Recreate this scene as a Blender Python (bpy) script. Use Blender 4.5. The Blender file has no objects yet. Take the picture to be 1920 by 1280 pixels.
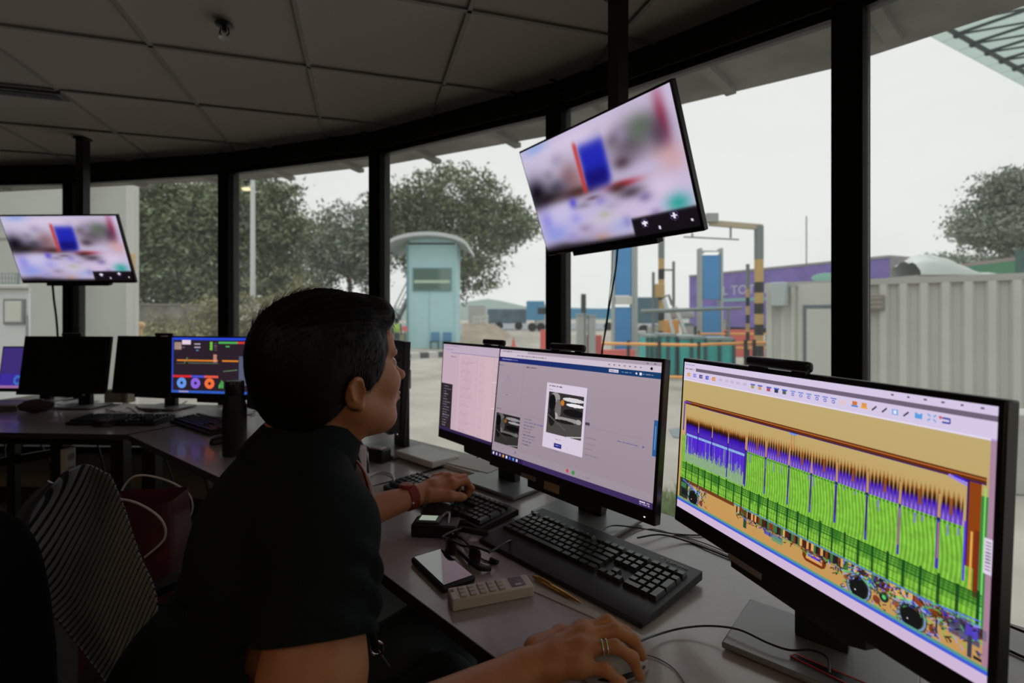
import bpy, math, random
import numpy as np
from mathutils import Vector, Matrix
random.seed(7); RNG=np.random.default_rng(11)
F=930.0; CZ=1.29; V0=590.0; DZ=0.74; GZ=-0.6
def at(u,v,d): return np.array([(u-960)/F*d, d, CZ-(v-V0)/F*d])
def on(u,v,z):
    d=(CZ-z)*F/(v-V0); return np.array([(u-960)/F*d, d, z])
def nrm(a): a=np.asarray(a,float); return a/np.linalg.norm(a)
COL=bpy.context.scene.collection
# ------------------------------------------------------------ materials
def s2l(c):
    c=np.asarray(c,float)
    if c.max()>1.001: c=c/255.0
    return np.where(c<=0.04045,c/12.92,((c+0.055)/1.055)**2.4)
MATS={}
def mat(name,col,rough=0.6,metal=0.0,noise=0.0,nscale=20,bump=0.0,bscale=80,spec=0.5,sss=0.0,coat=0.0,sheen=0.0):
    if name in MATS: return MATS[name]
    m=bpy.data.materials.new(name); m.use_nodes=True; nt=m.node_tree; b=nt.nodes['Principled BSDF']
    b.inputs['Base Color'].default_value=(*col,1); b.inputs['Roughness'].default_value=rough
    b.inputs['Metallic'].default_value=metal; b.inputs['Specular IOR Level'].default_value=spec
    if sss: b.inputs['Subsurface Weight'].default_value=sss; b.inputs['Subsurface Radius'].default_value=(.02,.008,.004); b.inputs['Subsurface Scale'].default_value=.3
    if coat: b.inputs['Coat Weight'].default_value=coat; b.inputs['Coat Roughness'].default_value=.08
    if sheen: b.inputs['Sheen Weight'].default_value=sheen
    tc=nt.nodes.new('ShaderNodeTexCoord')
    if noise:
        n=nt.nodes.new('ShaderNodeTexNoise'); n.inputs['Scale'].default_value=nscale; n.inputs['Detail'].default_value=5
        nt.links.new(tc.outputs['Object'],n.inputs['Vector'])
        r=nt.nodes.new('ShaderNodeMapRange'); r.inputs[1].default_value=.3; r.inputs[2].default_value=.7; r.inputs[3].default_value=1-noise; r.inputs[4].default_value=1+noise
        nt.links.new(n.outputs['Fac'],r.inputs[0])
        x=nt.nodes.new('ShaderNodeVectorMath'); x.operation='SCALE'; x.inputs[0].default_value=col
        nt.links.new(r.outputs[0],x.inputs['Scale']); nt.links.new(x.outputs[0],b.inputs['Base Color'])
    if bump:
        n=nt.nodes.new('ShaderNodeTexNoise'); n.inputs['Scale'].default_value=bscale; n.inputs['Detail'].default_value=4
        nt.links.new(tc.outputs['Object'],n.inputs['Vector'])
        bp=nt.nodes.new('ShaderNodeBump'); bp.inputs['Strength'].default_value=bump; bp.inputs['Distance'].default_value=.004
        nt.links.new(n.outputs['Fac'],bp.inputs['Height']); nt.links.new(bp.outputs[0],b.inputs['Normal'])
    MATS[name]=m; return m
def emis(name,col,st=1.0):
    if name in MATS: return MATS[name]
    m=bpy.data.materials.new(name); m.use_nodes=True; nt=m.node_tree; nt.nodes.clear()
    e=nt.nodes.new('ShaderNodeEmission'); e.inputs[0].default_value=(*col,1); e.inputs[1].default_value=st
    o=nt.nodes.new('ShaderNodeOutputMaterial'); nt.links.new(e.outputs[0],o.inputs[0]); MATS[name]=m; return m
def glassmat(name='window_glass',tint=(.97,.985,.975),refl=.05):
    m=bpy.data.materials.new(name); m.use_nodes=True; nt=m.node_tree; nt.nodes.clear()
    t=nt.nodes.new('ShaderNodeBsdfTransparent'); t.inputs[0].default_value=(*tint,1)
    g=nt.nodes.new('ShaderNodeBsdfGlossy'); g.inputs['Roughness'].default_value=.02
    f=nt.nodes.new('ShaderNodeFresnel'); f.inputs[0].default_value=1.25
    mx=nt.nodes.new('ShaderNodeMixShader'); o=nt.nodes.new('ShaderNodeOutputMaterial')
    du=nt.nodes.new('ShaderNodeBsdfTranslucent'); du.inputs[0].default_value=(.8,.82,.8,1); m2=nt.nodes.new('ShaderNodeMixShader'); m2.inputs[0].default_value=.035
    nt.links.new(t.outputs[0],m2.inputs[1]); nt.links.new(du.outputs[0],m2.inputs[2])
    nt.links.new(f.outputs[0],mx.inputs[0]); nt.links.new(m2.outputs[0],mx.inputs[1]); nt.links.new(g.outputs[0],mx.inputs[2]); nt.links.new(mx.outputs[0],o.inputs[0])
    return m
M_blk=mat('black_plastic',(.012,.012,.013),.38)
M_blkr=mat('black_matte_plastic',(.010,.010,.011),.55,bump=.15,bscale=400)
M_key=mat('key_plastic',(.016,.018,.019),.33,spec=.6)
M_keyb=mat('keyboard_case',(.008,.008,.009),.5)
M_steel=mat('black_steel',(.010,.010,.010),.45,metal=.0,noise=.2)
M_post=mat('black_window_frame',(.008,.008,.008),.75,spec=.15)
M_desk=mat('grey_laminate',(.36,.325,.31),.30,noise=.05,nscale=60,spec=.6,coat=.25)
M_edge=mat('desk_edge_band',(.05,.045,.042),.45)
M_stand=mat('grey_stand_plastic',(.20,.205,.21),.3)
M_white=mat('white_plastic',(.62,.60,.57),.4)
M_chrome=mat('polished_metal',(.6,.6,.6),.18,metal=1)
M_gold=mat('gold_metal',(.75,.42,.12),.25,metal=1)
M_red=mat('red_plastic',(.55,.02,.02),.4)
M_cable=mat('black_cable',(.012,.012,.012),.4)
M_wcable=mat('white_cable',(.55,.53,.5),.45)
M_paper=mat('white_paper',(.62,.6,.57),.8)
# ------------------------------------------------------------ mesh builder
def rotz(a): c,s=math.cos(a),math.sin(a); return np.array([[c,-s,0],[s,c,0],[0,0,1.]])
def rotx(a): c,s=math.cos(a),math.sin(a); return np.array([[1.,0,0],[0,c,-s],[0,s,c]])
def roty(a): c,s=math.cos(a),math.sin(a); return np.array([[c,0,s],[0,1.,0],[-s,0,c]])
class MB:
    def __init__(s): s.v=[]; s.f=[]
    def add(s,vs,fs):
        n=len(s.v); s.v+= [tuple(map(float,p)) for p in vs]; s.f+=[tuple(i+n for i in q) for q in fs]; return s
    def box(s,c,size,R=None,taper=1.0):
        c=np.asarray(c,float); h=np.asarray(size,float)/2; R=np.eye(3) if R is None else R
        vs=[]
        for z in (-1,1):
            k=1.0 if z<0 else taper
            for x,y in ((-1,-1),(1,-1),(1,1),(-1,1)): vs.append(c+R@np.array([x*h[0]*k,y*h[1]*k,z*h[2]]))
        return s.add(vs,[(3,2,1,0),(4,5,6,7),(0,1,5,4),(1,2,6,5),(2,3,7,6),(3,0,4,7)])
    def beam(s,a,b,w,h,up=(0,0,1)):
        a=np.asarray(a,float); b=np.asarray(b,float); d=nrm(b-a); up=np.asarray(up,float)
        if abs(d@up)>.98: up=np.array([1.,0,0])
        x=nrm(np.cross(d,up)); z=np.cross(x,d)
        vs=[p+x*sx*w/2+z*sz*h/2 for p in (a,b) for sx,sz in ((-1,-1),(1,-1),(1,1),(-1,1))]
        return s.add(vs,[(3,2,1,0),(4,5,6,7),(0,1,5,4),(1,2,6,5),(2,3,7,6),(3,0,4,7)])
    def prism(s,poly,z0,z1):
        n=len(poly); vs=[(p[0],p[1],z0) for p in poly]+[(p[0],p[1],z1) for p in poly]
        return s.add(vs,[tuple(range(n))[::-1],tuple(range(n,2*n))]+[(i,(i+1)%n,n+(i+1)%n,n+i) for i in range(n)])
    def extr(s,pts3,vec):
        n=len(pts3); vec=np.asarray(vec,float); vs=[np.asarray(p,float) for p in pts3]; vs+= [p+vec for p in vs]
        return s.add(vs,[tuple(range(n))[::-1],tuple(range(n,2*n))]+[(i,(i+1)%n,n+(i+1)%n,n+i) for i in range(n)])
    def tube(s,pts,r,n=8,closed=False):
        P=[np.asarray(p,float) for p in pts]; m=len(P)
        rs=[r]*m if np.isscalar(r) else list(r); rings=[]; t0=None
        for i in range(m):
            t=nrm(P[(i+1)%m]-P[i-1]) if (closed or 0<i<m-1) else nrm(P[min(i+1,m-1)]-P[max(i-1,0)])
            if t0 is None:
                a=np.array([0,0,1.]) if abs(t[2])<.9 else np.array([1.,0,0]); x=nrm(np.cross(a,t))
            else: x=nrm(x-t*(x@t))
            t0=t; y=np.cross(t,x)
            rings.append([P[i]+rs[i]*(x*math.cos(2*math.pi*k/n)+y*math.sin(2*math.pi*k/n)) for k in range(n)])
        vs=[p for q in rings for p in q]; fs=[]
        for i in range(m if closed else m-1):
            j=(i+1)%m
            for k in range(n): fs.append((i*n+k,i*n+(k+1)%n,j*n+(k+1)%n,j*n+k))
        if not closed: fs+= [tuple(range(n))[::-1],tuple((m-1)*n+k for k in range(n))]
        return s.add(vs,fs)
    def lathe(s,c,prof,n=28,R=None):
        c=np.asarray(c,float); R=np.eye(3) if R is None else R; vs=[];m=len(prof)
        for r,z in prof:
            for k in range(n): a=2*math.pi*k/n; vs.append(c+R@np.array([r*math.cos(a),r*math.sin(a),z]))
        fs=[(i*n+k,i*n+(k+1)%n,(i+1)*n+(k+1)%n,(i+1)*n+k) for i in range(m-1) for k in range(n)]
        fs+= [tuple(range(n))[::-1],tuple((m-1)*n+k for k in range(n))]
        return s.add(vs,fs)
    def ball(s,c,r,R=None,n=16,m=10):
        r=np.array([r]*3 if np.isscalar(r) else r,float); c=np.asarray(c,float); R=np.eye(3) if R is None else R
        vs=[];fs=[]
        for i in range(1,m):
            th=math.pi*i/m
            for k in range(n): a=2*math.pi*k/n; vs.append(c+R@(r*np.array([math.sin(th)*math.cos(a),math.sin(th)*math.sin(a),math.cos(th)])))
        t=len(vs); vs+= [c+R@(r*np.array([0,0,1.])),c-R@(r*np.array([0,0,1.]))]
        for i in range(m-2):
            for k in range(n): fs.append((i*n+k,(i+1)*n+k,(i+1)*n+(k+1)%n,i*n+(k+1)%n))
        for k in range(n): fs.append((t,k,(k+1)%n)); fs.append((t+1,(m-2)*n+(k+1)%n,(m-2)*n+k))
        return s.add(vs,fs)
    def build(s,name,m,parent=None,smooth=35,bevel=0,world=False,seg=2):
        vs=s.v
        if world and parent is not None:
            iv=np.array(parent.matrix_basis.inverted()); vs=[tuple((iv@np.array([*p,1.]))[:3]) for p in vs]
        me=bpy.data.meshes.new(name); me.from_pydata(vs,[],s.f); me.validate(); me.update()
        return finish(name,me,m,parent,smooth,bevel,seg)
def finish(name,me,m,parent=None,smooth=35,bevel=0,seg=2):
    if m is not None: me.materials.append(m)
    if smooth:
        me.polygons.foreach_set('use_smooth',[True]*len(me.polygons)); me.set_sharp_from_angle(angle=math.radians(smooth))
    o=bpy.data.objects.new(name,me); COL.objects.link(o)
    if parent is not None: o.parent=parent
    if bevel:
        b=o.modifiers.new('bevel','BEVEL'); b.width=bevel; b.segments=seg; b.limit_method='ANGLE'; b.angle_limit=math.radians(40)
    return o
def npmesh(name,V,Fq,m,parent=None,smooth=True,world=False,col=None):
    V=np.asarray(V,np.float32)
    if world and parent is not None:
        iv=np.array(parent.matrix_basis.inverted(),dtype=np.float32); V=V@iv[:3,:3].T+iv[:3,3]
    Fq=np.asarray(Fq,np.int32); k=Fq.shape[1]
    me=bpy.data.meshes.new(name); me.vertices.add(len(V)); me.vertices.foreach_set('co',V.ravel())
    me.loops.add(Fq.size); me.loops.foreach_set('vertex_index',Fq.ravel())
    me.polygons.add(len(Fq)); me.polygons.foreach_set('loop_start',np.arange(0,Fq.size,k,dtype=np.int32))
    try: me.polygons.foreach_set('loop_total',np.full(len(Fq),k,np.int32))
    except Exception: pass
    me.update(calc_edges=True); me.validate()
    me.polygons.foreach_set('use_smooth',np.full(len(me.polygons),bool(smooth)))
    if col is not None:
        a=me.color_attributes.new('Picture','FLOAT_COLOR','POINT'); a.data.foreach_set('color',np.asarray(col,np.float32).ravel())
    if m is not None: me.materials.append(m)
    o=bpy.data.objects.new(name,me); COL.objects.link(o)
    if parent is not None: o.parent=parent
    return o
def tag(o,label=None,cat=None,group=None,kind=None):
    if label: o['label']=label
    if cat: o['category']=cat
    if group: o['group']=group
    if kind: o['kind']=kind
    return o
def thing(name,label,cat,loc=(0,0,0),rz=0,group=None):
    o=bpy.data.objects.new(name,None); COL.objects.link(o); o.location=tuple(map(float,loc)); o.rotation_euler=(0,0,rz); o.empty_display_size=.05
    o.matrix_basis=Matrix.Translation(Vector(tuple(map(float,loc))))@Matrix.Rotation(rz,4,'Z')
    return tag(o,label,cat,group)
def struct(o): o['kind']='structure'; return o
def sub(o,p): o.parent=p; return o
def spline(pts,n=8):
    P=[np.asarray(p,float) for p in pts]; out=[]
    for i in range(len(P)-1):
        a=P[max(i-1,0)];b=P[i];c=P[i+1];d=P[min(i+2,len(P)-1)]
        for k in range(n):
            t=k/n; out.append(.5*((2*b)+(-a+c)*t+(2*a-5*b+4*c-d)*t*t+(-a+3*b-3*c+d)*t**3))
    out.append(P[-1]); return out
def text_mesh(name,txt,size,m,parent,M4,depth=.0002,sx=1.0):
    cu=bpy.data.curves.new(name,'FONT'); cu.body=txt; cu.size=size; cu.align_x='CENTER'; cu.align_y='CENTER'; cu.extrude=depth; cu.resolution_u=3
    t=bpy.data.objects.new(name+'_tmp',cu); COL.objects.link(t)
    dg=bpy.context.evaluated_depsgraph_get(); dg.update(); me=bpy.data.meshes.new_from_object(t.evaluated_get(dg)); bpy.data.objects.remove(t)
    me.name=name; me.transform(Matrix(M4)@Matrix.Scale(sx,4,(1,0,0))); me.materials.clear(); me.materials.append(m)
    o=bpy.data.objects.new(name,me); COL.objects.link(o)
    if parent is not None: o.parent=parent
    return o
# ------------------------------------------------------------ implicit surfaces for the people
class SDF:
    def __init__(s,lo,hi,h):
        s.lo=np.array(lo,np.float32); s.h=h; s.n=(np.ceil((np.array(hi)-np.array(lo))/h)).astype(int)+1
        s.D=np.full(s.n,0.1,np.float32)
    def _win(s,lo,hi):
        a=np.clip(np.floor((np.asarray(lo)-s.lo)/s.h).astype(int),0,s.n); b=np.clip(np.ceil((np.asarray(hi)-s.lo)/s.h).astype(int)+1,0,s.n)
        if (b<=a).any(): return None
        sl=tuple(slice(x,y) for x,y in zip(a,b))
        g=[ (s.lo[i]+s.h*np.arange(a[i],b[i],dtype=np.float32)) for i in range(3)]
        return sl,np.meshgrid(*g,indexing='ij',sparse=True)
    def _mix(s,sl,d,k,op):
        A=s.D[sl]
        if op=='u':
            if k<=0: R=np.minimum(A,d)
            else: hh=np.clip(.5+.5*(A-d)/k,0,1); R=A*(1-hh)+d*hh-k*hh*(1-hh)
        else:
            if k<=0: R=np.maximum(A,-d)
            else: hh=np.clip(.5-.5*(A+d)/k,0,1); R=A*(1-hh)+(-d)*hh+k*hh*(1-hh)
        s.D[sl]=R
    def cone(s,a,b,r1,r2,k=.01,op='u'):
        a=np.asarray(a,np.float32); b=np.asarray(b,np.float32); m=max(r1,r2)+k+.02
        w=s._win(np.minimum(a,b)-m,np.maximum(a,b)+m)
        if w is None: return s
        sl,(X,Y,Z)=w; ba=b-a; L=float(ba@ba)+1e-12
        t=np.clip(((X-a[0])*ba[0]+(Y-a[1])*ba[1]+(Z-a[2])*ba[2])/L,0,1)
        d=np.sqrt((X-a[0]-t*ba[0])**2+(Y-a[1]-t*ba[1])**2+(Z-a[2]-t*ba[2])**2)-(r1+(r2-r1)*t)
        s._mix(sl,d,k,op); return s
    def ell(s,c,r,R=None,k=.01,op='u'):
        c=np.asarray(c,np.float32); r=np.array([r]*3 if np.isscalar(r) else r,np.float32); R=np.eye(3) if R is None else np.asarray(R); m=float(r.max())+k+.02
        w=s._win(c-m,c+m)
        if w is None: return s
        sl,(X,Y,Z)=w; x=X-c[0];y=Y-c[1];z=Z-c[2]; q=[(R[0,i]*x+R[1,i]*y+R[2,i]*z) for i in range(3)]
        k0=np.sqrt(sum((q[i]/r[i])**2 for i in range(3))); k1=np.sqrt(sum((q[i]/r[i]**2)**2 for i in range(3)))+1e-6
        s._mix(sl,(k0*(k0-1)/k1).astype(np.float32),k,op); return s
    def cut(s,c,n,k=.0,lo=None,hi=None):   # remove the half space on the side n points to
        n=nrm(n); w=s._win(s.lo if lo is None else lo,s.lo+s.h*s.n if hi is None else hi)
        if w is None: return s
        sl,(X,Y,Z)=w; d=-((X-c[0])*n[0]+(Y-c[1])*n[1]+(Z-c[2])*n[2])
        s._mix(sl,d.astype(np.float32),k,'s'); return s
    def mesh(s):
        D=s.D; D[0]=D[-1]=.1; D[:,0]=D[:,-1]=.1; D[:,:,0]=D[:,:,-1]=.1
        I=(D<0)
        c=np.zeros(tuple(np.array(D.shape)-1),np.int8)
        for dx in (0,1):
            for dy in (0,1):
                for dz in (0,1): c+=I[dx:D.shape[0]-1+dx,dy:D.shape[1]-1+dy,dz:D.shape[2]-1+dz]
        act=(c>0)&(c<8); idx=np.argwhere(act); ids=np.full(act.shape,-1,np.int32); ids[act]=np.arange(len(idx))
        acc=np.zeros((len(idx),3),np.float32); cnt=np.zeros(len(idx),np.float32)
        off=[(x,y,z) for x in (0,1) for y in (0,1) for z in (0,1)]
        val={o:D[idx[:,0]+o[0],idx[:,1]+o[1],idx[:,2]+o[2]] for o in off}
        for o in off:
            for ax in range(3):
                if o[ax]==0:
                    p=list(o); p[ax]=1; p=tuple(p); a=val[o]; b=val[p]; m=(a<0)!=(b<0)
                    t=np.where(m,a/np.where(m,a-b,1),0)
                    q=np.tile(np.array(o,np.float32),(len(idx),1)); q[:,ax]+=t
                    acc+=q*m[:,None]; cnt+=m
        V=(idx+acc/cnt[:,None])*s.h+s.lo; Fs=[]
        for ax in range(3):
            a1,a2=(ax+1)%3,(ax+2)%3
            sa=[slice(None)]*3; sb=[slice(None)]*3; sa[ax]=slice(0,-1); sb[ax]=slice(1,None)
            ch=I[tuple(sa)]!=I[tuple(sb)]; e=np.argwhere(ch)
            ok=(e[:,a1]>0)&(e[:,a2]>0)&(e[:,a1]<D.shape[a1]-1)&(e[:,a2]<D.shape[a2]-1); e=e[ok]
            def g(d1,d2):
                q=e.copy(); q[:,a1]-=d1; q[:,a2]-=d2; return ids[q[:,0],q[:,1],q[:,2]]
            q=np.stack([g(1,1),g(0,1),g(0,0),g(1,0)],1); ins=I[e[:,0],e[:,1],e[:,2]]
            q[~ins]=q[~ins][:,::-1]; Fs.append(q)
        Fq=np.concatenate(Fs); return V.astype(np.float32),Fq
def relax(V,Fq,it=2):
    for _ in range(it):
        A=np.zeros_like(V); c=np.zeros(len(V),np.float32)
        for i in range(4):
            j=(i+1)%4
            np.add.at(A,Fq[:,i],V[Fq[:,j]]); np.add.at(c,Fq[:,i],1); np.add.at(A,Fq[:,j],V[Fq[:,i]]); np.add.at(c,Fq[:,j],1)
        V=V*.4+.6*A/np.maximum(c,1)[:,None]
    return V
# ------------------------------------------------------------ the room
PW=[(-4.62,3.85),(-3.32,3.76),(-2.0,3.50),(-.826,3.09),(.229,2.45),(1.12,1.64),(1.86,.62),(2.42,-.52)]
PW=[np.array(p) for p in PW]
OUTN=[]
for i in range(len(PW)):
    a=PW[max(i-1,0)]; b=PW[min(i+1,len(PW)-1)]; t=nrm(b-a); OUTN.append(np.array([-t[1],t[0]]))
ZC=2.40; ZB=2.30
fl=[(-5.2,-2.6),(2.9,-2.6),(2.9,-.52)]+[tuple(p+n*.1) for p,n in list(zip(PW,OUTN))[::-1]]+[(-5.2,3.95)]
M_floor=mat('dark_carpet',(.045,.043,.042),.95,noise=.35,nscale=150,bump=.5,bscale=300)
M_ceil=mat('ceiling_tile',(.58,.53,.455),.9,noise=.04,nscale=300,bump=.1,bscale=500)
M_ceilbar=mat('ceiling_grid_bar',(.36,.33,.29),.6)
M_wall=mat('cream_wall_paint',(.42,.36,.26),.8,noise=.06,nscale=8)
M_dwall=mat('dark_wall_paint',(.10,.095,.09),.85)
struct(MB().prism(fl,-.08,0).build('floor',M_floor))
struct(MB().prism(fl,ZC+.012,ZC+.10).build('ceiling',M_ceil))
# suspended tile seams: thin bars laid in the tile directions of the photo
ga=math.radians(16.6); A=np.array([math.cos(ga),math.sin(ga)]); B=np.array([-A[1],A[0]]); O=np.array([-1.50,2.06]); TS=.61
def clip(p,q,poly):
    P=[np.array(x) for x in poly]; ts=[]
    d=q-p
    for i in range(len(P)):
        a=P[i]; e=P[(i+1)%len(P)]-a; den=d[0]*e[1]-d[1]*e[0]
        if abs(den)<1e-9: continue
        t=((a-p)[0]*e[1]-(a-p)[1]*e[0])/den; s=((a-p)[0]*d[1]-(a-p)[1]*d[0])/den
        if 0<=s<=1: ts.append(t)
    return (min(ts),max(ts)) if len(ts)>=2 else None
cin=[(-5.1,-2.5),(2.7,-2.5),(2.5,-.52)]+[tuple(p) for p in PW[::-1]]+[(-5.1,3.85)]
g=MB()
for k in range(-14,14):
    for dr,of in ((A,B),(B,A)):
        p=O+of*TS*k-dr*12; q=p+dr*24; c=clip(p,q,cin)
        if c: a=p+(q-p)*c[0]; b=p+(q-p)*c[1]; g.beam((*a,ZC+.009),(*b,ZC+.009),.017,.012)
struct(g.build('trim_1',M_ceilbar))
struct(MB().prism([(-5.3,-2.7),(2.95,-2.7),(2.95,-2.55),(-5.3,-2.55)],-.6,2.5).build('wall_back',M_dwall))
struct(MB().prism([(-5.3,-2.6),(-5.15,-2.6),(-5.15,4.0),(-5.3,4.0)],-.6,2.5).build('wall_left',M_dwall))
struct(MB().prism([(2.8,-2.6),(2.95,-2.6),(2.95,-.42),(2.8,-.42)],-.6,2.5).build('wall_right',M_dwall))
struct(MB().prism([(2.42,-.56),(2.95,-.56),(2.95,-.46),(2.42,-.46)],-.6,2.5).build('wall_corner',M_dwall))
struct(MB().prism([(-5.3,3.85),(-4.6,3.85),(-4.6,3.97),(-5.3,3.97)],-.6,2.5).build('wall_far_left',M_wall))
kw=MB(); sl=MB(); bt=MB()
GL=glassmat()
for i in range(len(PW)-1):
    a,b=PW[i],PW[i+1]; t=nrm(b-a); n=np.array([-t[1],t[0]])
    kw.beam((*a,-.14),(*b,-.14),.12,.88); sl.beam((*(a-n*.01),.315),(*(b-n*.01),.315),.16,.03)
    bt.beam((*(a-t*.03),(ZB+ZC)/2+.006),(*(b+t*.03),(ZB+ZC)/2+.006),.115,ZC-ZB+.012)
    fr=MB(); q=[(a+t*.05),(b-t*.05)]
    mid=MB().beam((*q[0],.345),(*q[1],.345),.05,.03).beam((*q[0],ZB-.012),(*q[1],ZB-.012),.05,.024)
    f=struct(mid.build('window_%d'%(i+1),M_steel))
    g1=MB().beam((*q[0],(ZB+.36)/2-.006),(*q[1],(ZB+.36)/2-.006),.006,ZB-.36-.012).build('pane',GL,f,smooth=0)
struct(kw.build('wall_front',M_wall)); struct(sl.build('trim_2',mat('cream_sill',(.50,.43,.30),.6))); struct(bt.build('trim_3',M_steel))
for i,(p,n) in enumerate(zip(PW,OUTN)):
    t=np.array([n[1],-n[0]])
    m=MB().beam((*p,0),(*p,ZC),.088,.105,up=(*n,0)).build('trim_%d'%(i+4),M_post,bevel=.006); struct(m)
# overhanging eave outside the glass
oe=[(-5.4,4.75),(-3.34,4.40),(-2.07,4.19),(-.94,3.80),(.24,3.19),(1.49,2.325),(1.95,1.80),(2.75,.66),(3.3,-.6)]
ie=[tuple(p+n*.058) for p,n in zip(PW,OUTN)]
M_soff=mat('painted_eave_soffit',(.21,.20,.185),.75,noise=.35,nscale=3,bump=.2,bscale=40)
ev=MB().prism(oe+[(2.5,-.6)]+ie[::-1]+[(-5.4,3.91)],2.44,2.56)
struct(ev.build('trim_20',M_soff))
rb=MB()
for i in range(len(PW)-1):
    for k in (0.0,.5):
        a=PW[i]*(1-k)+PW[i+1]*k; n=OUTN[i]*(1-k)+OUTN[i+1]*k; rb.beam((*(a+n*.10),2.425),(*(a+n*.66),2.425),.05,.03)
struct(rb.build('trim_21',M_soff))
# hooks clipped on the black head beam
hk=[(300,0),(445,0),(645,0),(712,0),(985,0),(1066,0)]
hd=['left hook of the pair between the far hanging screen and the second window post','right hook of the pair over the second window post','left hook of the pair left of the slim middle window post','right hook of the pair above the slim middle window post','left hook of the pair behind the top of the near hanging screen','right hook of the pair behind the top of the near hanging screen']
for (u,_),l in zip(hk,hd):
    r=(u-960)/F
    for i in range(len(PW)-1):
        a,b=PW[i],PW[i+1]; den=(b[0]-a[0])-r*(b[1]-a[1]); t=(r*a[1]-a[0])/den
        if 0<=t<=1:
            p=a+(b-a)*t; n=-np.array([-(b-a)[1],(b-a)[0]])/np.linalg.norm(b-a); p=p+n*.06
            q=[(*(p+n*.008),2.31),(*(p+n*.012),2.345),(*(p+n*.015),2.375),(*(p+n*.05),2.388),(*(p+n*.085),2.378)]
            o=MB().tube(spline(q,4),.006,6).box((*(p+n*.004),2.325),(.02,.012,.03)).build('beam_hook',M_steel)
            tag(o,'black '+l,'hook','hooks on the window beam'); break
# sprinkler
sp=on(421,45,ZC); t=thing('fire_sprinkler','small metal fire sprinkler head hanging from a ceiling tile','sprinkler',(sp[0],sp[1],ZC))
MB().lathe((0,0,-.004),[(.03,.006),(.034,0),(.012,-.006)],20).build('escutcheon',M_steel,t)
MB().tube([(0,0,0),(0,0,-.03)],.009).tube([(-.014,0,-.014),(-.018,0,-.035),(-.004,0,-.05)],.003).tube([(.014,0,-.014),(.018,0,-.035),(.004,0,-.05)],.003).build('frame',M_steel,t)
MB().lathe((0,0,-.052),[(.004,.004),(.02,0),(.02,-.002)],16).build('deflector',M_chrome,t)
# linear vent
v1=on(118,181,ZC); v0=v1-np.array([*A,0])*1.25
t=thing('ceiling_vent','long dark slot vent set flush in the ceiling tiles','vent',((v0+v1)/2),ga)
MB().box((0,0,-.002),(1.27,.09,.012)).build('frame',mat('vent_frame',(.18,.17,.16),.5),t)
MB().box((0,0,-.008),(1.22,.055,.006)).build('slot',M_blkr,t)
# ------------------------------------------------------------ desks
def desk(label,poly,group,legs,braces=()):
    c=np.mean(np.array(poly),0); t=thing('desk',label,'desk',(c[0],c[1],0),0,group)
    MB().prism(poly,.715,.74).build('desktop',M_desk,t,world=True)
    e=MB()
    for i in range(len(poly)):
        a=np.array(poly[i]); b=np.array(poly[(i+1)%len(poly)]); d=nrm(b-a); n=np.array([d[1],-d[0]])*.0012
        e.beam((*(a+n),.7275),(*(b+n),.7275),.0022,.0252)
    e.build('edge_band',M_edge,t,world=True)
    for p,dr in legs:
        p=np.array(p)
        MB().beam((*p,.70),(*p,.0),.05,.06).build('leg',M_steel,t,world=True)
    f=MB()
    for a,b in braces: f.beam(a,b,.03,.04)
    if braces: f.build('frame',M_steel,t,world=True)
    return t
n1=np.array([.724,.69]); d1=np.array([.69,-.724])
a1=np.array([-.62,1.42]); b1=a1+d1*1.60
D1=[tuple(a1),tuple(b1),tuple(b1+n1*.72),tuple(a1+n1*.72)]
desk('grey laminate desk with black edge in the foreground under a person\'s hands',D1,'grey curved row of desks',
     [(a1+n1*.65+d1*.08,0),(b1+n1*.08-d1*.06,0),(b1+n1*.65-d1*.06,0)],
     [((*(a1+n1*.35+d1*.1),.69),(*(b1+n1*.35-d1*.1),.69))])
D2=[(-1.755,2.27),(-.637,1.407),(-.13,1.925),(-1.38,2.97)]
desk('grey desk behind the seated person holding the black flask',D2,'grey curved row of desks',
     [(np.array([-1.66,2.29]),0),(np.array([-1.33,2.86]),0),(np.array([-.30,1.93]),0)],
     [((-1.63,2.27,.69),(-.70,1.53,.69)),((-1.33,2.85,.69),(-.32,1.93,.69)),((-1.64,2.30,.10),(-1.0,2.38,.34)),((-1.0,2.38,.34),(-.95,1.98,.69)),((-1.5,2.52,.22),(-1.32,2.8,.6)),((-1.66,2.3,.06),(-1.33,2.82,.06))])
D3=[(-3.9,2.42),(-1.775,2.28),(-1.395,3.0),(-3.9,3.16)]
desk('grey desk at the far left carrying two dark monitors',D3,'grey curved row of desks',
     [(np.array([-2.20,2.42]),0),(np.array([-1.86,2.36]),0),(np.array([-1.52,2.9]),0),(np.array([-3.8,2.5]),0)],
     [((-3.8,2.48,.69),(-1.9,2.37,.69)),((-3.3,2.55,.42),(-2.15,2.42,.63)),((-2.45,2.44,.02),(-2.45,2.44,.69)),((-3.8,2.95,.5),(-1.6,2.88,.5))])
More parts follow.
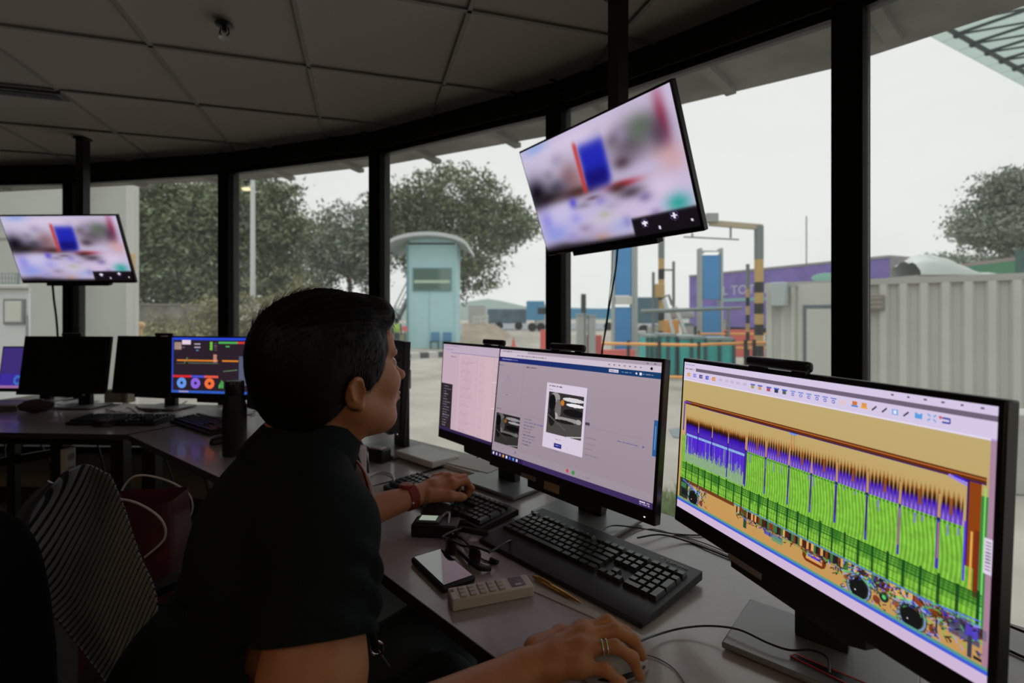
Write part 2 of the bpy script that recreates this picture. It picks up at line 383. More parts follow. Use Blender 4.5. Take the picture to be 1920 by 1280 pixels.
# ------------------------------------------------------------ pictures shown on screens
class Pic:
    def __init__(s,w,h,bg):
        s.w=w;s.h=h; s.a=np.zeros((h,w,3))+np.array(bg,float)
        s.U,s.V=np.meshgrid((np.arange(w)+.5)/w,(np.arange(h)+.5)/h); s.asp=w/h
    def rect(s,u0,v0,u1,v1,c,al=1.0):
        m=(s.U>=u0)&(s.U<u1)&(s.V>=v0)&(s.V<v1); s.a[m]=s.a[m]*(1-al)+np.array(c,float)*al; return s
    def disc(s,u,v,r,c,r2=None,al=1.0,ri=0):
        q=np.sqrt(((s.U-u)*s.asp)**2+(s.V-v)**2); m=(q<r)&(q>=ri); s.a[m]=s.a[m]*(1-al)+np.array(c,float)*al; return s
    def blob(s,u,v,ru,rv,c,al=1.0):
        k=(np.exp(-((s.U-u)/ru)**2-((s.V-v)/rv)**2)*al)[...,None]; s.a=s.a*(1-k)+np.array(c,float)*k; return s
    def line(s,p,q,w,c,al=1.0):
        px,py=p[0]*s.asp,p[1]; dx,dy=(q[0]-p[0])*s.asp,q[1]-p[1]; L=dx*dx+dy*dy
        t=np.clip(((s.U*s.asp-px)*dx+(s.V-py)*dy)/L,0,1); m=np.hypot(s.U*s.asp-px-t*dx,s.V-py-t*dy)<w/2
        s.a[m]=s.a[m]*(1-al)+np.array(c,float)*al; return s
    def textline(s,u0,u1,v,h,c,al=.6):
        r=RNG.random(400); x=u0
        i=0
        while x<u1:
            L=.006+.02*r[i%400]; s.rect(x,v-h/2,min(x+L,u1),v+h/2,c,al*(.6+.4*r[(i*7)%400])); x+=L+.005; i+=1
        return s
def screen_mat():
    if 'screen_picture' in MATS: return MATS['screen_picture']
    m=bpy.data.materials.new('screen_picture'); m.use_nodes=True; nt=m.node_tree; nt.nodes.clear()
    c=nt.nodes.new('ShaderNodeVertexColor'); c.layer_name='Picture'
    e=nt.nodes.new('ShaderNodeEmission'); o=nt.nodes.new('ShaderNodeOutputMaterial'); e.inputs[1].default_value=1.0
    nt.links.new(c.outputs[0],e.inputs[0]); nt.links.new(e.outputs[0],o.inputs[0]); MATS['screen_picture']=m; return m
def screen(pic,w,h,M,parent,y=-.0075,u0=0):
    H,W=pic.h,pic.w
    xs=np.linspace(-w/2,w/2,W); zs=np.linspace(h/2,-h/2,H); X,Z=np.meshgrid(xs,zs)
    V=np.stack([X.ravel(),np.full(X.size,y),Z.ravel()],1); V=V@M[:3,:3].T+M[:3,3]
    i=np.arange(H*W).reshape(H,W); Q=np.stack([i[:-1,:-1].ravel(),i[1:,:-1].ravel(),i[1:,1:].ravel(),i[:-1,1:].ravel()],1)
    c=s2l(np.clip(pic.a,0,255).reshape(-1,3)); c=np.concatenate([c,np.ones((len(c),1))],1)
    return npmesh('screen',V,Q,screen_mat(),parent,False,col=c)
def T4(R,t): m=np.eye(4); m[:3,:3]=R; m[:3,3]=t; return m
def monitor(label,cx,cy,yaw,tilt,cz,pic,base=None,byaw=None,cam=None,group=None,w=.54,h=.335,sw=.526,sh=.296,detail=True,name='monitor',stickers=(),led=True,chin=True):
    t=thing(name,label,'monitor',(cx,cy,DZ),yaw,group); R=rotx(-tilt); M=T4(R,(0,0,cz-DZ)); tr=lambda p:R@np.array(p,float)+M[:3,3]
    zo=(h-sh)/2-.008                                           # picture sits high, thick bezel below
    b=MB(); b.box(tr((0,.010,0)),(w,.022,h),R); b.box(tr((0,.030,-.01)),(w*.72,.03,h*.66),R,1.0)
    b.build('housing',M_blk,t,bevel=.0025)
    if chin:
        c=MB().extr([tr((-w*.20,-.0008,-h/2+.012)),tr((w*.25,-.0008,-h/2+.012)),tr((w*.25,-.0008,-h/2-.010)),tr((w*.20,-.0008,-h/2-.020)),tr((-w*.195,-.0008,-h/2-.018)),tr((-w*.20,-.0008,-h/2))],R@np.array([0,.02,0])); c.build('chin',M_blk,t)
    M2=M.copy(); M2[:3,3]=tr((0,0,zo))
    if pic is not None: screen(pic,sw,sh,M2,t,y=-.0016)
    else: MB().box(tr((0,-.0012,zo)),(sw,.001,sh),R).build('screen',mat('dark_screen',(.012,.011,.011),.35),t)
    iv=rotz(-yaw)
    bp=np.array([0,.07]) if base is None else (iv@np.array([base[0]-cx,base[1]-cy,0]))[:2]
    by=0 if byaw is None else byaw-yaw; Rb=rotz(by)
    MB().box((bp[0],bp[1],.009),(.25,.165,.010),Rb).build('base',M_stand,t,bevel=.003)
    pb=np.array([bp[0],bp[1],.012])+Rb@np.array([0,.03,0]); pt=tr((0,.05,.0))
    k=MB().beam(pb,np.array([pb[0],pb[1],pt[2]+.04]),.075,.030,up=(-math.sin(by),math.cos(by),0)).beam((pb[0],pb[1],pt[2]),(pt[0],pt[1]-.005,pt[2]),.08,.08)
    k.build('stand_column',M_blk,t,bevel=.004)
    if led: MB().box(tr((w*.455,-.0012,-h/2+.012)),(.0035,.0012,.002),R).build('power_light',emis('white_led',(.9,.9,1.),1.6),t)
    for (x,z,sx,sz,cm) in stickers: MB().box(tr((x,-.0016,-h/2+z)),(sx,.001,sz),R).build('sticker',cm,t)
    if cam:
        x,wd=cam
        c=MB().box(tr((x,-.004,h/2+.010)),(wd,.016,.017),R); c=c.build('light_bar',M_blk,t,bevel=.006,seg=3)
        sub(MB().box(tr((x-.33*wd,-.002,h/2+.001)),(wd*.26,.010,.014),R).build('clip',M_blk,t),c); sub(MB().box(tr((x+.34*wd,-.002,h/2+.001)),(wd*.2,.010,.010),R).build('clip',M_blk,t),c)
    return t
# x ray picture
def xray():
    p=Pic(760,428,(200,178,124)); U,V=p.U,p.V
    p.a=np.array((190,172,118))*(1-V[...,None])+np.array((196,148,84))*V[...,None]
    lav=(212,200,228)
    p.rect(0,0,1,.118,lav); p.rect(0,.118,1,.126,(228,218,240))
    p.rect(.07,.036,1,.056,(112,98,118)); p.textline(.008,.06,.018,.006,(90,80,110)); p.textline(.008,.06,.045,.006,(120,60,60))
    for i,u in enumerate(np.linspace(.79,.97,6)): p.rect(u,.012,u+.006,.018,(90,80,100))
    ic=[(.03,(220,150,50)),(.065,(120,120,220)),(.10,(50,40,120)),(.135,(50,70,200)),(.17,(230,130,50))]
    for u,c in ic: p.rect(u-.009,.073,u+.009,.095,c,.85); p.rect(u-.004,.08,u+.012,.088,lav,.5)
    for u in (.205,.235,.262,.29,.32): p.rect(u-.008,.075,u+.008,.09,(180,170,195),.5)
    for u,c in ((.355,(150,150,60)),(.385,(200,150,90)),(.42,(170,60,90)),(.45,(30,30,50)),(.48,(60,80,60))):
        p.rect(u-.010,.073,u+.010,.079,(70,100,200)); p.rect(u-.008,.079,u+.006,.098,c,.85)
    for u in (.51,.537,.564,.59,.615,.64): p.rect(u-.009,.072,u+.009,.076,(70,110,210)); p.disc(u,.09,.009,(70,100,200),ri=.005)
    p.rect(.66,.075,.675,.095,(225,195,205))
    for u,c,c2 in ((.70,(210,120,60),(50,140,220)),(.725,(225,150,70),(235,170,50))): p.rect(u-.006,.07,u+.006,.088,c); p.rect(u-.009,.088,u+.009,.096,c2)
    for u in (.75,.775,.825): p.line((u-.004,.095),(u+.005,.078),.006,(40,35,60))
    p.rect(.793,.074,.808,.098,(130,170,230)); p.rect(.797,.08,.804,.093,(235,235,250))
    p.rect(.845,.072,.86,.095,(90,160,225)); p.rect(.850,.07,.856,.078,lav)
    for s1,s2 in ((-1,-1),(1,-1),(1,1),(-1,1)): p.line((.88+s1*.008,.083+s2*.012),(.88+s1*.004,.083+s2*.006),.005,(90,160,220))
    p.line((.902,.076),(.915,.076),.006,(40,60,160)); p.line((.902,.092),(.915,.092),.006,(40,60,160)); p.line((.916,.077),(.916,.091),.006,(40,60,160)); p.disc(.897,.075,.006,(210,90,110))
    rn=RNG.random((12,1000))
    # cargo
    x=U; sec=[.342,.422,.509,.584,.66,.743,.821,.902,.955]
    per=np.where(x<.342,.0085,.0092); ph=(x/per); sp=.5+.5*np.cos(2*np.pi*ph)
    ci=np.clip((x/per).astype(int),0,999)
    jit=rn[0][ci]*.018
    top=np.where(x<.342,.375,.36)+jit*.4
    m=(x>.03)&(x<.948)
    def lay(v0,v1,c,al):
        k=np.clip((V-v0)/np.maximum(v1-v0,1e-4),0,1)*m*al*(V<.52); p.a[:]=p.a*(1-k[...,None])+np.array(c,float)*k[...,None]
    spk=np.where(x<.342,.7+.3*sp,sp**.7)
    lay(top-.025*sp,top+.018,(128,62,14),np.clip(spk+.05,0,1))
    lay(top+.012-.01*sp,top+.034,(22,10,14),np.clip(spk*1.1,0,1))
    lay(top+.030,top+.052,(58,22,196),np.clip(.55+.6*sp,0,1))
    lay(top+.052,top+.085,(170,140,235),np.where(x>.342,np.clip(sp*1.1,0,1)*.85,.2))
    gt=np.where(x<.335,.50,.463)
    G=np.stack([124+22*np.sin(2*np.pi*ph+3*np.sin(V*18)),186+20*np.sin(2*np.pi*ph+3*np.sin(V*18)),62+16*np.sin(2*np.pi*ph+3*np.sin(V*18))],-1)
    nz=np.repeat(np.repeat(RNG.random((54,95)),8,0),8,1)[:428,:760]; G=G*(.93+.10*nz[...,None])
    lo=(V>gt)&(V<.80)&(x>.012)&(x<.985); p.a[lo]=G[lo]
    lm=(x<.337)&(V>.50)&(V<.67)&(x>.03)
    p.a[lm]=p.a[lm]*.45+np.array((150,160,185))*.55
    stk=(np.repeat(RNG.random((1,190)),4,1)[0][:760])
    for j in range(380):
        u=.035+.30*RNG.random(); L=.03+.09*RNG.random(); p.rect(u,.50,u+.0028,.50+L,(80,40,205),.75)
    p.rect(.035,.484,.337,.497,(150,190,225)); 
    for j in range(60): p.rect(.035+j*.005,.486,.037+j*.005,.495,(90,110,210),.6)
    for u in (.103,.178,.258,.337):
        p.rect(u-.0025,.42,u+.0025,.60 if u<.2 else .66,(52,24,150),.9); p.rect(u-.002,.385,u+.002,.455,(196,150,90),.95)
    for u in np.arange(.345,.945,.0093): 
        p.rect(u,.466,u+.005,.474,(40,110,40),.7)
    for i,u in enumerate(sec[:-1]):
        p.rect(u-.0022,.37,u+.0032,.46,(196,150,90),.95); p.rect(u-.003,.46,u+.003,.47,(30,10,90))
        b=.62+.05*RNG.random()
        p.rect(u-.0028,.47,u+.003,b,(70,40,190),.9); p.rect(u-.0008,.48,u+.002,b-.04,(60,20,30) if i<6 else (190,120,70),.95)
    for j in range(26):
        u=.35+.59*RNG.random(); p.rect(u,.475,u+.0035,.475+.05*RNG.random(),(130,110,225),.7)
    for u in (.385,.47,.553,.622,.705,.785,.863,.925): p.rect(u-.004,.375,u+.004,.435,(150,80,30),.75)
    # roof and posts
    p.rect(.02,.262,.985,.288,(92,44,18)); p.rect(.02,.268,.985,.274,(190,104,50)); p.rect(.10,.284,.985,.289,(40,16,110))
    p.rect(.012,.27,.019,.47,(70,50,200)); p.rect(.011,.27,.05,.278,(80,60,210))
    p.rect(.505,.29,.53,.298,(110,150,230)); p.rect(.512,.298,.515,.38,(190,120,70)); p.rect(.521,.298,.524,.38,(190,120,70))
    p.line((.92,.288),(.96,.31),.01,(150,130,240)); p.line((.93,.285),(.97,.30),.008,(60,40,200))
    p.rect(.953,.29,.977,.60,(140,66,20)); p.rect(.953,.29,.956,.60,(60,25,90)); p.rect(.962,.47,.966,.68,(225,170,80)); p.rect(.95,.44,.954,.66,(90,60,220)); p.rect(.969,.46,.978,.70,(120,48,24)); p.rect(.978,.33,.990,.80,(60,130,60)); p.rect(.983,.30,.986,.80,(130,220,110))
    # rails
    for v,t in ((.683,.004),(.694,.003),(.706,.003),(.72,.004),(.742,.003),(.775,.004)): p.rect(.02,v,.985,v+t,(22,62,26),.85)
    p.rect(.02,.683,.985,.722,(20,80,30),.28)
    for u in np.arange(.04,.98,.036): p.rect(u,.67+.01*RNG.random(),u+.006,.79,(14,46,22),.75)
    for j in range(40):
        u=.03+.94*RNG.random(); p.rect(u,.68,u+.02,.74,(30,90,30),.25)
    # underframe
    fr=(V>.795)&(V<.838)&(x>.31); 
    ck=((x*75).astype(int)+((V-.795)*55).astype(int))
    for j in range(94):
        u=.31+j*.0073; c=[(225,170,100),(70,30,20),(30,24,30),(214,160,100),(120,54,24),(60,110,60)][int(RNG.random()*6)]
        p.rect(u,.80,u+.0075,.836,c,.95)
    p.rect(.02,.79,.30,.81,(110,60,30)); p.rect(.30,.79,.985,.796,(80,110,220),.8); p.rect(.31,.836,.985,.841,(60,60,40)); p.rect(.31,.845,.985,.848,(70,80,50),.8)
    p.rect(.86,.80,.955,.835,(140,66,24)); p.line((.87,.80),(.985,.775),.005,(90,120,220)); p.rect(.93,.80,.985,.87,(60,70,120),.75); p.rect(.96,.80,.982,.85,(84,64,210),.8)
    p.rect(.345,.80,.358,.90,(40,76,50)); p.line((.36,.865),(.39,.86),.006,(150,90,50)); p.line((.33,.80),(.352,.825),.02,(110,60,34))
    p.rect(.43,.85,.50,.872,(90,90,170)); p.rect(.46,.855,.50,.885,(90,150,110),.8)
    # belly tank
    p.disc(.585,.865,.030,(120,50,22)); p.disc(.625,.865,.030,(120,50,22)); p.rect(.585,.835,.625,.895,(120,50,22)); p.rect(.58,.848,.63,.88,(214,160,100)); p.rect(.585,.855,.625,.866,(90,60,220)); p.rect(.575,.840,.635,.845,(50,60,120))
    # wheels and suspension
    for u in (.092,.733,.857):
        p.disc(u,.885,.058,(70,80,60)); p.disc(u,.885,.054,(120,150,190),ri=.047); p.disc(u,.885,.042,(26,26,26)); p.disc(u+.028,.84,.018,(60,140,70)); p.disc(u+.03,.838,.010,(60,70,210))
        p.disc(u-.034,.87,.012,(150,84,44)); p.disc(u+.045,.895,.016,(130,60,40)); p.line((u-.05,.85),(u,.825),.006,(110,220,130)); p.line((u,.825),(u+.05,.86),.006,(150,170,235))
        p.rect(u-.01,.90,u-.007,.905,(220,220,220))
    for (u0_,u1_,v0_,v1_,nn) in ((.67,.93,.80,.93,260),(.03,.16,.80,.93,110),(.31,.93,.835,.86,160),(.90,.985,.79,.90,70)):
        for j in range(nn):
            u=u0_+(u1_-u0_)*RNG.random(); v=v0_+(v1_-v0_)*RNG.random()**1.5; c=[(40,56,44),(90,190,90),(60,60,190),(110,56,26),(22,22,22),(150,160,230),(30,40,36)][int(RNG.random()*7)]
            a_=RNG.random()*3.14; L_=.006+.014*RNG.random(); p.line((u,v),(u+L_*math.cos(a_)*.6,v+L_*math.sin(a_)),.0035+.003*RNG.random(),c,.85)
    for u in (.092,.733,.857): p.disc(u,.893,.040,(24,24,24)); p.rect(u-.01,.90,u-.007,.905,(220,220,220))
    p.disc(.795,.87,.02,(30,50,40)); p.disc(.795,.87,.008,(90,200,110)); p.line((.76,.86),(.83,.86),.006,(60,90,60))
    p.rect(.012,.79,.06,.92,(44,56,46)); p.rect(.02,.82,.05,.85,(80,150,90),.7); p.rect(.025,.86,.06,.90,(30,34,34)); p.line((.03,.80),(.09,.83),.01,(90,110,190)); 
    p.rect(.905,.845,.909,.90,(50,50,90)); p.rect(.965,.84,.972,.92,(60,60,80)); p.rect(.975,.905,.99,.915,(40,40,40))
    p.rect(.989,.118,1,.925,(150,110,190),.6)
    p.rect(.0,.925,1,.938,(88,152,136)); p.rect(0,.938,1,.952,(62,92,214)); p.rect(0,.952,1,1,(206,182,214))
    p.rect(.985,.475,1,.60,(222,208,230)); 
    for v in np.arange(.485,.59,.012): p.rect(.988,v,.997,v+.006,(110,100,120),.8)
    return p
def web():
    p=Pic(560,315,(166,150,162)); U,V=p.U,p.V
    p.a=np.array((166,150,162))*(1-.08*V[...,None])+0
    p.rect(0,0,1,.036,(170,155,170)); p.rect(0,.028,1,.072,(206,192,206)); p.rect(.0,.0,.22,.03,(196,182,198)); p.textline(.02,.10,.018,.008,(80,70,90)); p.textline(.14,.36,.05,.008,(90,80,100))
    for u in np.linspace(.74,.9,7): p.rect(u,.045,u+.008,.055,(110,100,130),.8)
    p.disc(.955,.05,.011,(20,16,24)); p.rect(.93,.012,.94,.02,(90,80,90)); p.rect(.965,.012,.975,.02,(90,80,90))
    k=U[0][None,:,None]; m=(V>=.074)&(V<.118); p.a[m]=(np.array((32,34,112))*(1-U[...,None])+np.array((26,64,104))*U[...,None])[m]
    p.rect(.02,.088,.10,.100,(210,210,230),.55); p.rect(.101,.09,.15,.098,(180,180,210),.4)
    p.rect(.745,.084,.795,.106,(214,206,222)); p.textline(.75,.79,.095,.008,(60,50,100)); p.textline(.81,.86,.095,.008,(160,200,220),.7); p.disc(.885,.095,.008,(220,220,240)); p.rect(.90,.086,.91,.104,(230,230,240)); p.textline(.915,.965,.095,.008,(200,205,225),.7)
    p.textline(.0,.04,.15,.008,(80,70,90)); p.textline(.22,.30,.145,.010,(60,50,70),.8)
    p.rect(.20,.13,.201,.56,(150,134,150)); p.line((.07,.30),(.085,.24),.004,(130,120,150)); p.line((.085,.24),(.10,.29),.004,(130,120,150)); p.disc(.085,.42,.006,(100,90,110))
    p.rect(0,.575,.62,.578,(150,134,148)); p.textline(.01,.05,.56,.008,(90,80,90)); p.rect(.63,.545,.94,.548,(150,134,148))
    for i,v in enumerate(np.linspace(.60,.82,9)): p.textline(.235,.29+.05*((i*3)%4)/4+(.05 if i==1 else 0),v,.008,(70,60,80) if i!=1 else (70,70,150),.6)
    def truck(u0,v0,u1,v1,b):
        W=u1-u0;H=v1-v0; q=lambda a,c:(u0+a*W,v0+c*H)
        p.rect(u0,v0,u1,v1,np.array((52,48,48))*b); p.rect(u0,v0+.62*H,u1,v1,np.array((74,70,68))*b)
        for a,c,ra,rc,col in ((.2,.12,.14,.12,(150,145,145)),(.12,.25,.10,.2,(20,18,20)),(.3,.4,.09,.25,(110,105,105)),(.72,.12,.3,.05,(215,212,215)),(.78,.24,.25,.04,(235,232,235)),(.75,.42,.3,.09,(22,20,22)),(.6,.60,.38,.05,(150,145,142)),(.25,.58,.06,.10,(170,165,160)),(.42,.22,.05,.07,(200,120,40)),(.5,.66,.3,.04,(30,28,28)),(.9,.60,.08,.06,(160,158,155)),(.14,.62,.10,.2,(30,28,28))):
            p.blob(u0+a*W,v0+c*H,ra*W*.8,rc*H*.8,np.array(col)*b,.9) if False else None
            mm=(np.abs(U-(u0+a*W))/(ra*W+1e-6))**2+(np.abs(V-(v0+c*H))/(rc*H+1e-6))**2<1
            mm&=(U>=u0)&(U<u1)&(V>=v0)&(V<v1); p.a[mm]=np.array(col)*b
        p.line(q(.0,.55),q(.55,.85),.01,np.array((90,86,84))*b); p.line(q(.6,1.),q(1.,.93),.008,np.array((200,200,200))*b)
    truck(.014,.60,.205,.875,.68)
    p.textline(.02,.06,.915,.008,(90,80,90)); p.disc(.19,.915,.013,(60,70,170)); p.disc(.085,.915,.006,(90,80,90))
    p.rect(.625,.27,.64,.60,(120,120,190),.25)
    p.rect(.378,.25,.632,.79,(214,202,220)); p.textline(.395,.48,.275,.010,(50,44,60),.8); p.textline(.395,.42,.305,.006,(120,110,130),.5)
    truck(.397,.325,.617,.667,1.0)
    p.textline(.46,.50,.705,.006,(120,110,130),.5); p.rect(.455,.735,.503,.770,(38,40,130)); p.textline(.465,.495,.752,.008,(200,200,230),.8); p.textline(.53,.55,.757,.006,(170,160,190),.6)
    p.rect(.635,.515,.66,.535,(60,54,66),.9)
    for v in (.63,.675,.715,.76): p.textline(.645,.70+.02*math.sin(v*60),v,.007,(110,100,120),.5)
    p.textline(.815,.915,.60,.008,(80,74,150),.7); p.disc(.94,.60,.007,(90,84,170))
    p.rect(.982,.40,1,.645,(44,92,150)); p.rect(.989,.44,.993,.60,(150,190,220),.6)
    p.rect(0,.895,1,.955,(160,146,158),.6); p.textline(.43,.49,.80,.007,(110,100,120),.5)
    p.disc(.551,.925,.014,(196,70,80)); p.disc(.587,.925,.017,(72,140,76)); p.disc(.62,.93,.008,(150,136,150)); p.textline(.65,.68,.93,.006,(120,110,120),.5)
    p.rect(0,.957,1,1,(60,44,92)); p.rect(0,.957,.25,1,(44,30,70))
    for u,c in zip(np.linspace(.012,.20,8),((230,230,240),(200,190,220),(170,150,190),(230,170,80),(230,230,250),(60,110,210),(80,150,220),(190,200,230))): p.rect(u,.967,u+.012,.990,c)
    p.textline(.94,.985,.970,.008,(220,210,230),.9); p.textline(.94,.985,.985,.006,(220,210,230),.9)
    return p
def table():
    p=Pic(400,225,(206,178,188)); p.rect(0,0,1,.10,(190,170,190)); p.rect(.1,.092,1,.10,(80,90,160)); p.textline(.02,.2,.02,.01,(110,90,110),.4); p.textline(.03,.13,.06,.01,(110,90,110),.4)
    p.rect(0,.10,.19,1,(196,170,184)); p.textline(.1,.16,.14,.01,(100,80,100),.5)
    for u in (.19,.40,.56): p.rect(u,.10,u+.003,1,(180,156,170),.8)
    p.rect(.19,.11,.40,1,(200,172,184),.6)
    for j,v in enumerate(np.linspace(.13,.97,46)):
        p.textline(.22,.30+.06*RNG.random(),v,.006,(150,120,140),.45); p.textline(.42,.47,v,.006,(150,120,140),.3); p.textline(.58,.63+.3*RNG.random(),v,.006,(150,120,140),.3)
    for v in (.35,.62): p.rect(.55,v,.98,v+.012,(220,200,210))
    p.rect(0,.46,.135,.97,(44,38,44))
    for v in np.linspace(.49,.94,16): p.textline(.03,.06+.06*RNG.random(),v,.010,(170,160,170),.7)
    p.rect(0,.965,1,1,(50,36,76)); return p
def camfeed():
    p=Pic(200,117,(196,184,214))
    L=[(.14,.04,.10,.06,(110,150,220),.9),(.5,.10,.5,.08,(214,200,226),1),(.25,.3,.2,.2,(200,190,215),1),(.33,.38,.08,.14,(130,96,104),.9),(.22,.42,.08,.08,(80,74,92),.9),(.37,.44,.04,.12,(150,110,110),.6),
    (.05,.42,.10,.14,(20,18,30),1),(.12,.50,.16,.07,(26,20,24),1),(.35,.52,.16,.05,(54,26,20),.9),(.75,.28,.14,.16,(96,84,96),.95),(.82,.20,.08,.10,(90,104,88),.9),(.70,.20,.05,.06,(150,140,170),.7),(.93,.2,.03,.2,(150,40,70),.8),(.9,.30,.05,.15,(60,44,60),.7),
    (.92,.48,.09,.10,(206,160,160),.9),(.8,.50,.1,.06,(190,180,210),.9),(.68,.40,.05,.05,(70,50,60),.8),(.66,.56,.10,.03,(170,40,50),.9),
    (.2,.68,.16,.12,(198,190,226),1),(.12,.84,.12,.10,(140,150,220),.9),(.31,.60,.03,.05,(70,60,200),.8),(.44,.68,.1,.10,(190,180,214),.9),(.5,.64,.04,.04,(130,120,190),.7),(.70,.64,.09,.05,(70,56,70),.95),(.62,.58,.06,.04,(60,40,40),.8),(.85,.66,.10,.10,(214,196,222),.9),(.72,.78,.1,.08,(206,186,216),.8),(.52,.80,.10,.07,(200,190,206),.9),(.5,.76,.04,.03,(160,170,130),.5),(.40,.92,.16,.07,(176,164,196),.9),(.45,.95,.05,.04,(200,150,120),.6),(.58,.88,.06,.06,(160,170,220),.6),(.92,.80,.06,.07,(50,160,150),.95),(.15,.97,.2,.05,(70,60,74),.9),(.30,.74,.05,.06,(150,150,220),.7),(.38,.64,.06,.03,(120,110,130),.6),(.56,.70,.05,.04,(170,160,190),.8),(.63,.86,.03,.05,(120,120,190),.6),(.45,.60,.05,.02,(90,70,80),.7),(.76,.70,.04,.04,(110,100,150),.7),(.80,.83,.03,.03,(150,130,180),.7),(.66,.22,.04,.05,(110,96,110),.7),(.58,.10,.05,.05,(190,180,205),.7),(.27,.20,.05,.06,(150,140,170),.6),(.18,.30,.05,.06,(120,112,130),.6),(.07,.70,.05,.10,(120,120,220),.6),(.24,.90,.05,.05,(150,140,200),.7),(.35,.84,.05,.04,(140,120,150),.6)]
    for l in L: p.blob(*l)
    # blue box and red mast, kept soft
    def sbox(u0,v0,u1,v1,c,e=.015):
        k=1/(1+np.exp(-(p.U-u0)/e*2))*1/(1+np.exp((p.U-u1)/e*2))*1/(1+np.exp(-(p.V-v0)/e/1.3))*1/(1+np.exp((p.V-v1)/e/1.3)); p.a=p.a*(1-k[...,None])+np.array(c,float)*k[...,None]
    sbox(.435,.16,.60,.50,(34,40,176)); sbox(.44,.38,.58,.52,(24,20,110)); sbox(.405,.12,.43,.54,(190,60,60),.008)
    sbox(.655,.845,1.2,1.4,(24,18,24),.004); sbox(-.1,.97,1.2,1.2,(20,16,20),.008)
    for u,v in ((.725,.90),(.885,.885)): p.disc(u,v,.035,(70,60,110),ri=.030); p.rect(u-.014,v-.008,u+.014,v+.008,(235,230,245)); p.rect(u-.005,v-.022,u+.005,v+.022,(235,230,245))
    for u,v in ((.80,.955),(.965,.94)): p.disc(u,v,.012,(220,214,235))
    return p
def dash():
    p=Pic(260,150,(44,32,42)); p.rect(0,0,1,.05,(40,70,210)); p.rect(0,0,.02,1,(40,70,190)); p.rect(0,.955,1,1,(50,90,190)); p.rect(.09,.96,.2,.985,(190,160,190),.8)
    p.rect(.12,.045,.22,.13,(226,206,222)); p.rect(.03,.09,.11,.22,(190,160,140),.8); p.textline(.08,.15,.18,.012,(200,190,200)); 
    for v in (.12,.18): p.rect(.26,v-.01,.33,v+.01,(180,172,190))
    p.rect(.28,.22,.31,.24,(70,140,170)); 
    for v in (.10,.15,.20): p.disc(.455,v,.028,(110,190,60)); 
    for v in (.10,.14,.18,.22): p.rect(.49,v,.52,v+.01,(130,110,130))
    p.rect(.54,.075,.75,.105,(80,180,90)); p.rect(.75,.075,.94,.105,(220,60,60)); p.rect(.62,.15,.66,.17,(70,190,90)); p.rect(.86,.15,.88,.17,(190,40,40)); p.rect(.85,.23,.89,.25,(90,180,190))
    p.rect(.06,.40,.53,.43,(220,130,40)); p.rect(.58,.40,.76,.43,(220,130,40)); p.line((.06,.47),(.15,.47),.012,(90,110,90)); p.line((.15,.47),(.18,.36),.012,(120,140,60)); p.line((.18,.36),(.2,.46),.012,(90,110,90)); p.line((.2,.46),(.53,.46),.012,(90,110,90))
    p.rect(.48,.30,.52,.44,(220,150,130),.8); p.line((.60,.60),(.75,.57),.01,(110,150,110))
    p.rect(.02,.68,.23,.72,(214,40,50)); p.rect(.23,.68,.38,.72,(70,80,200)); p.rect(.38,.68,.54,.72,(226,90,70))
    for u,c in ((.12,(100,150,230)),(.28,(140,100,220)),(.44,(240,110,60))): p.disc(u,.82,.095,c,ri=.028)
    for i,h in enumerate((.06,.1,.14,.12)): p.rect(.545+i*.014,.90-h,.553+i*.014,.90,(90,200,90))
    p.rect(.77,.33,.90,.84,(96,112,140),.75); p.disc(.80,.86,.02,(120,210,110)); return p
def vio():
    p=Pic(120,70,(62,46,116)); p.rect(0,.65,1,.95,(60,44,150)); p.disc(.3,.80,.12,(60,110,190),ri=.06); p.rect(.0,.93,1,1,(190,130,170),.7); return p
# ------------------------------------------------------------ monitors on the desks
M_stk=mat('gold_sticker',(.42,.31,.20),.4); M_stk2=mat('pale_sticker',(.30,.27,.24),.5)
monitor('large black monitor at the right showing a green and purple x-ray scan of a lorry',.4279,.7732,-1.2675,.0647,1.0336,xray(),base=(.4915,.795),byaw=-.707,cam=(-.025,.125),stickers=((-.075,-.002,.075,.010,M_stk2),))
monitor('black monitor showing a grey web page with a white truck photo pop-up',.1251,1.2088,-.8676,.1149,1.0333,web(),base=(.198,1.332),byaw=-.76,cam=(-.002,.115),stickers=((-.105,.006,.055,.011,M_stk2),(-.02,.002,.052,.020,M_stk)))
monitor('black monitor partly hidden behind the web page monitor, showing a pink table',-.080,1.547,-.88,.063,1.028,table(),base=(-.03,1.60),byaw=-.76,cam=(.03,.105),stickers=((.07,.006,.05,.008,M_stk2),))
monitor('black monitor seen nearly edge-on just behind the seated person\'s face',-.50,1.95,-1.103,.06,1.03,None,base=(-.475,2.02),byaw=-.8,led=True)
monitor('dark switched-off monitor between the colourful dashboard screen and the seated person\'s head',-1.07,2.22,-.71,.05,1.01,None,base=(-1.02,2.27),byaw=-.71,led=False)
monitor('monitor on the far desks lit with a colourful dashboard of three ring charts',-1.58,2.64,-.165,.017,1.008,dash(),base=(-1.56,2.70),byaw=-.3,led=False)
monitor('dark switched-off monitor directly left of the colourful dashboard screen',-2.07,2.86,-.20,.11,1.0,None,base=(-2.03,2.92),byaw=-.2,led=False,cam=(.06,.12))
monitor('dark switched-off monitor beside the purple lit screen at far left',-2.619,2.90,-.071,.125,.998,None,base=(-2.56,2.95),byaw=-.05,led=False,cam=(.03,.12))
monitor('small purple lit monitor at the far left edge of the picture',-2.975,3.07,-.03,.12,.955,vio(),w=.40,h=.28,sw=.385,sh=.25,led=False)
